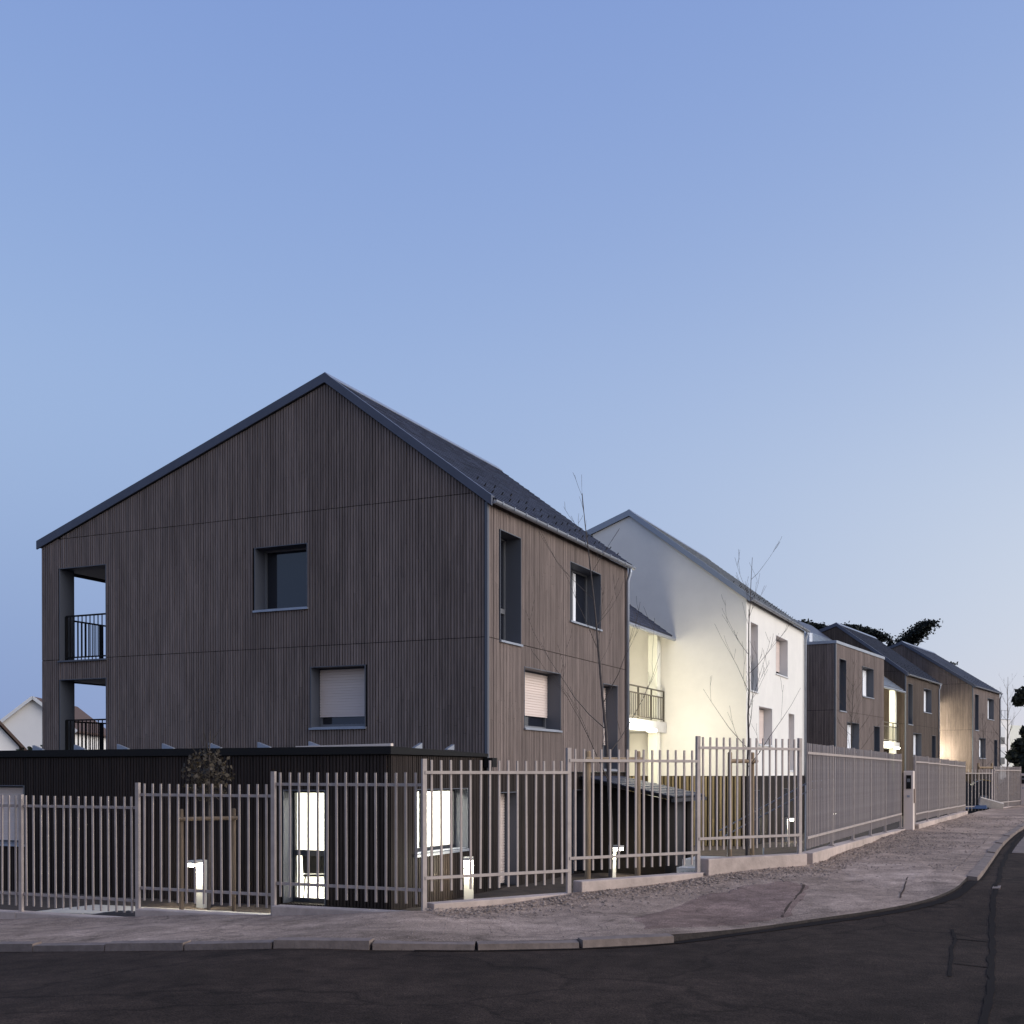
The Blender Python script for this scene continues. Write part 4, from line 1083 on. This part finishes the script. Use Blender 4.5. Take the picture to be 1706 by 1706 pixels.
# bins, fallen block, sheet
def bank(label, x, y, z, rz, colour):
    b = thing('recycling_bin', label, 'recycling bin', (x, y, z), rz); prof = []
    m = MB(); w_, h_ = .55, 1.25
    pr = [(-w_, -.3), (w_, -.3), (w_, .72)] + [(w_ * math.cos(t), .72 + .5 * math.sin(t)) for t in [math.pi * k / 12 for k in range(1, 12)]] + [(-w_, .72)]
    m.prism(pr, -.5, .5); m.build('body', M['bin'], b)
    m = MB(); lid = [(.57 * math.cos(t), .73 + .52 * math.sin(t)) for t in [math.pi * k / 12 for k in range(0, 7)]]; lid += [(.553 * math.cos(t), .73 + .505 * math.sin(t)) for t in [math.pi * k / 12 for k in range(6, -1, -1)]]
    m.prism(lid, -.52, .52); m.build('lid', M[colour], b)
    m = MB(); m.box(-.14, .14, -.515, -.501, .35, .62); m.build('slot', M['frame'], b)
bank('dark domed recycling bin with a yellow lid edge behind the pale fence end', 7.25, 30.6, .80, R(10), 'yellow')
bank('all dark recycling bin half hidden by the pale fence end', 6.35, 29.4, .85, R(10), 'bin')
cb = MB(); cb.box(-.42, .42, -.16, .16, -.14, .14); o = cb.build('stone_block', M['card']); o.location = (7.75, 27.1, 1.16); o.rotation_euler = (R(8), R(16), R(12)); tag(o, 'pale stone block lying tilted on the pavement near the bins', 'stone block')
cb = MB(); cb.hexa([(-1.2, -.45, 0), (.5, -.45, 0), (.5, .5, 0), (-1.2, .5, 0), (-1.2, -.45, .03), (.5, -.45, .14), (.5, .5, .12), (-1.2, .5, .02)]); o = cb.build('plastic_sheet', M['blue']); o.location = (7.1, 27.2, .98); tag(o, 'blue plastic sheet on the ground before the bins', 'plastic sheet')

# ------------------------------------------------------------------ far buildings
ab = thing('apartment_block', 'far white apartment block with stacked windows behind the last house', 'apartment block', (2.6, 141.5, 0), R(60))
m = MB(); m.box(0, 3.6, 0, 10, -1, 9.25); m.build('wall', M['farwhite'], ab)
m = MB(); m.box(3.61, 8.5, .8, 9, -1, 8.6); m.build('side_wing', M['cream'], ab)
m = MB(); m.box(-.1, 3.7, -.1, 10.1, 9.252, 9.45); m.build('roof', M['zinc'], ab)
m = MB()
for i in range(5): m.box(.2 + i * .8, .24 + i * .8, .1, .14, 9.45, 10.4)
m.box(.2, 3.45, .1, .15, 10.38, 10.43); m.build('roof_railing', M['frame'], ab)
for zf in (0.6, 3.4, 6.0):
    for xw in (1.6,):
        m = MB(); m.box(xw - .75, xw + .75, -.06, -.002, zf + .9, zf + 2.3); wn = m.build('window', M['lining_white'], ab)
        m = MB(); m.box(xw - .68, xw + .68, -.09, -.062, zf + .1, zf + .95); m.build('balcony_panel', M['frame_dark'], wn)
# pitched house far left
lh = thing('far_house', 'far white gabled house with brown tiled roof and brick chimney at the left', 'house', (-69, 53.2, 0), R(32))
m = MB(); Wl = 3.1
m.prism([(-Wl, -1), (Wl, -1), (Wl, 6.2), (0, 8.65), (-Wl, 6.2)], 0, 15); m.build('wall', M['farwhite'], lh)
m = MB()
for sgn in (-1, 1):
    m.hexa([(sgn * (Wl + .5), -.35, 5.78), (0, -.35, 8.66), (0, 15.3, 8.66), (sgn * (Wl + .5), 15.3, 5.78), (sgn * (Wl + .5), -.35, 5.95), (0, -.35, 8.84), (0, 15.3, 8.84), (sgn * (Wl + .5), 15.3, 5.95)])
rf = m.build('roof', M['tile'], lh)
m = MB()
for sgn in (-1, 1): m.bar((sgn * (Wl + .5), -.40, 5.86), (0, -.40, 8.76), .06, .26)
m.build('barge_board', M['lining_white'], rf)
m = MB(); m.box(-.5, .4, 6.4, 7.4, 8.3, 9.8); m.box(-.6, .5, 6.3, 7.5, 9.8, 9.95); m.build('chimney', M['tile'], rf)
m = MB(); m.box(-.56, .46, 6.34, 7.46, 8.2, 8.95); m.build('chimney_flashing', M['farwhite'], rf)
l2 = thing('far_house', 'white walled house cut by the left frame edge with a steep dark roof', 'house', (-47.11, 30.25, 0), R(48))
m = MB(); m.prism([(-6, -1), (1.05, -1), (1.05, 3.9), (-2.0, 7.35), (-6, 3.4)], .3, 9); m.build('wall', M['farwhite'], l2)
m = MB(); m.hexa([(1.55, 0, 3.45), (-2.0, 0, 7.52), (-2.0, 9.3, 7.52), (1.55, 9.3, 3.45), (1.55, 0, 3.68), (-2.0, 0, 7.75), (-2.0, 9.3, 7.75), (1.55, 9.3, 3.68)]); m.build('roof', M['tile'], l2)
rng = random.Random(4)
b = thing('shrub', 'dark evergreen shrub between the far white houses at the left', 'shrub', (-39.5, 25.4, 0))
m = MB(); m.tube([(0, 0, -1), (0, 0, 2.5)], .08, 6); m.build('stem', M['bark'], b)
m = MB()
for (x, y, z, r_) in [(0, 0, 3.0, .85), (.7, .3, 3.1, .8), (-.6, 0, 2.6, .7), (.3, 0, 2.2, 1.2), (1.2, .3, 2.6, .8), (1.9, .4, 2.8, .9)]:
    leaf_cloud(m, (x, y, z), r_, r_, r_ * .9, 420, .17, rng, shell=0)
m.build('foliage', M['shrub'], b)
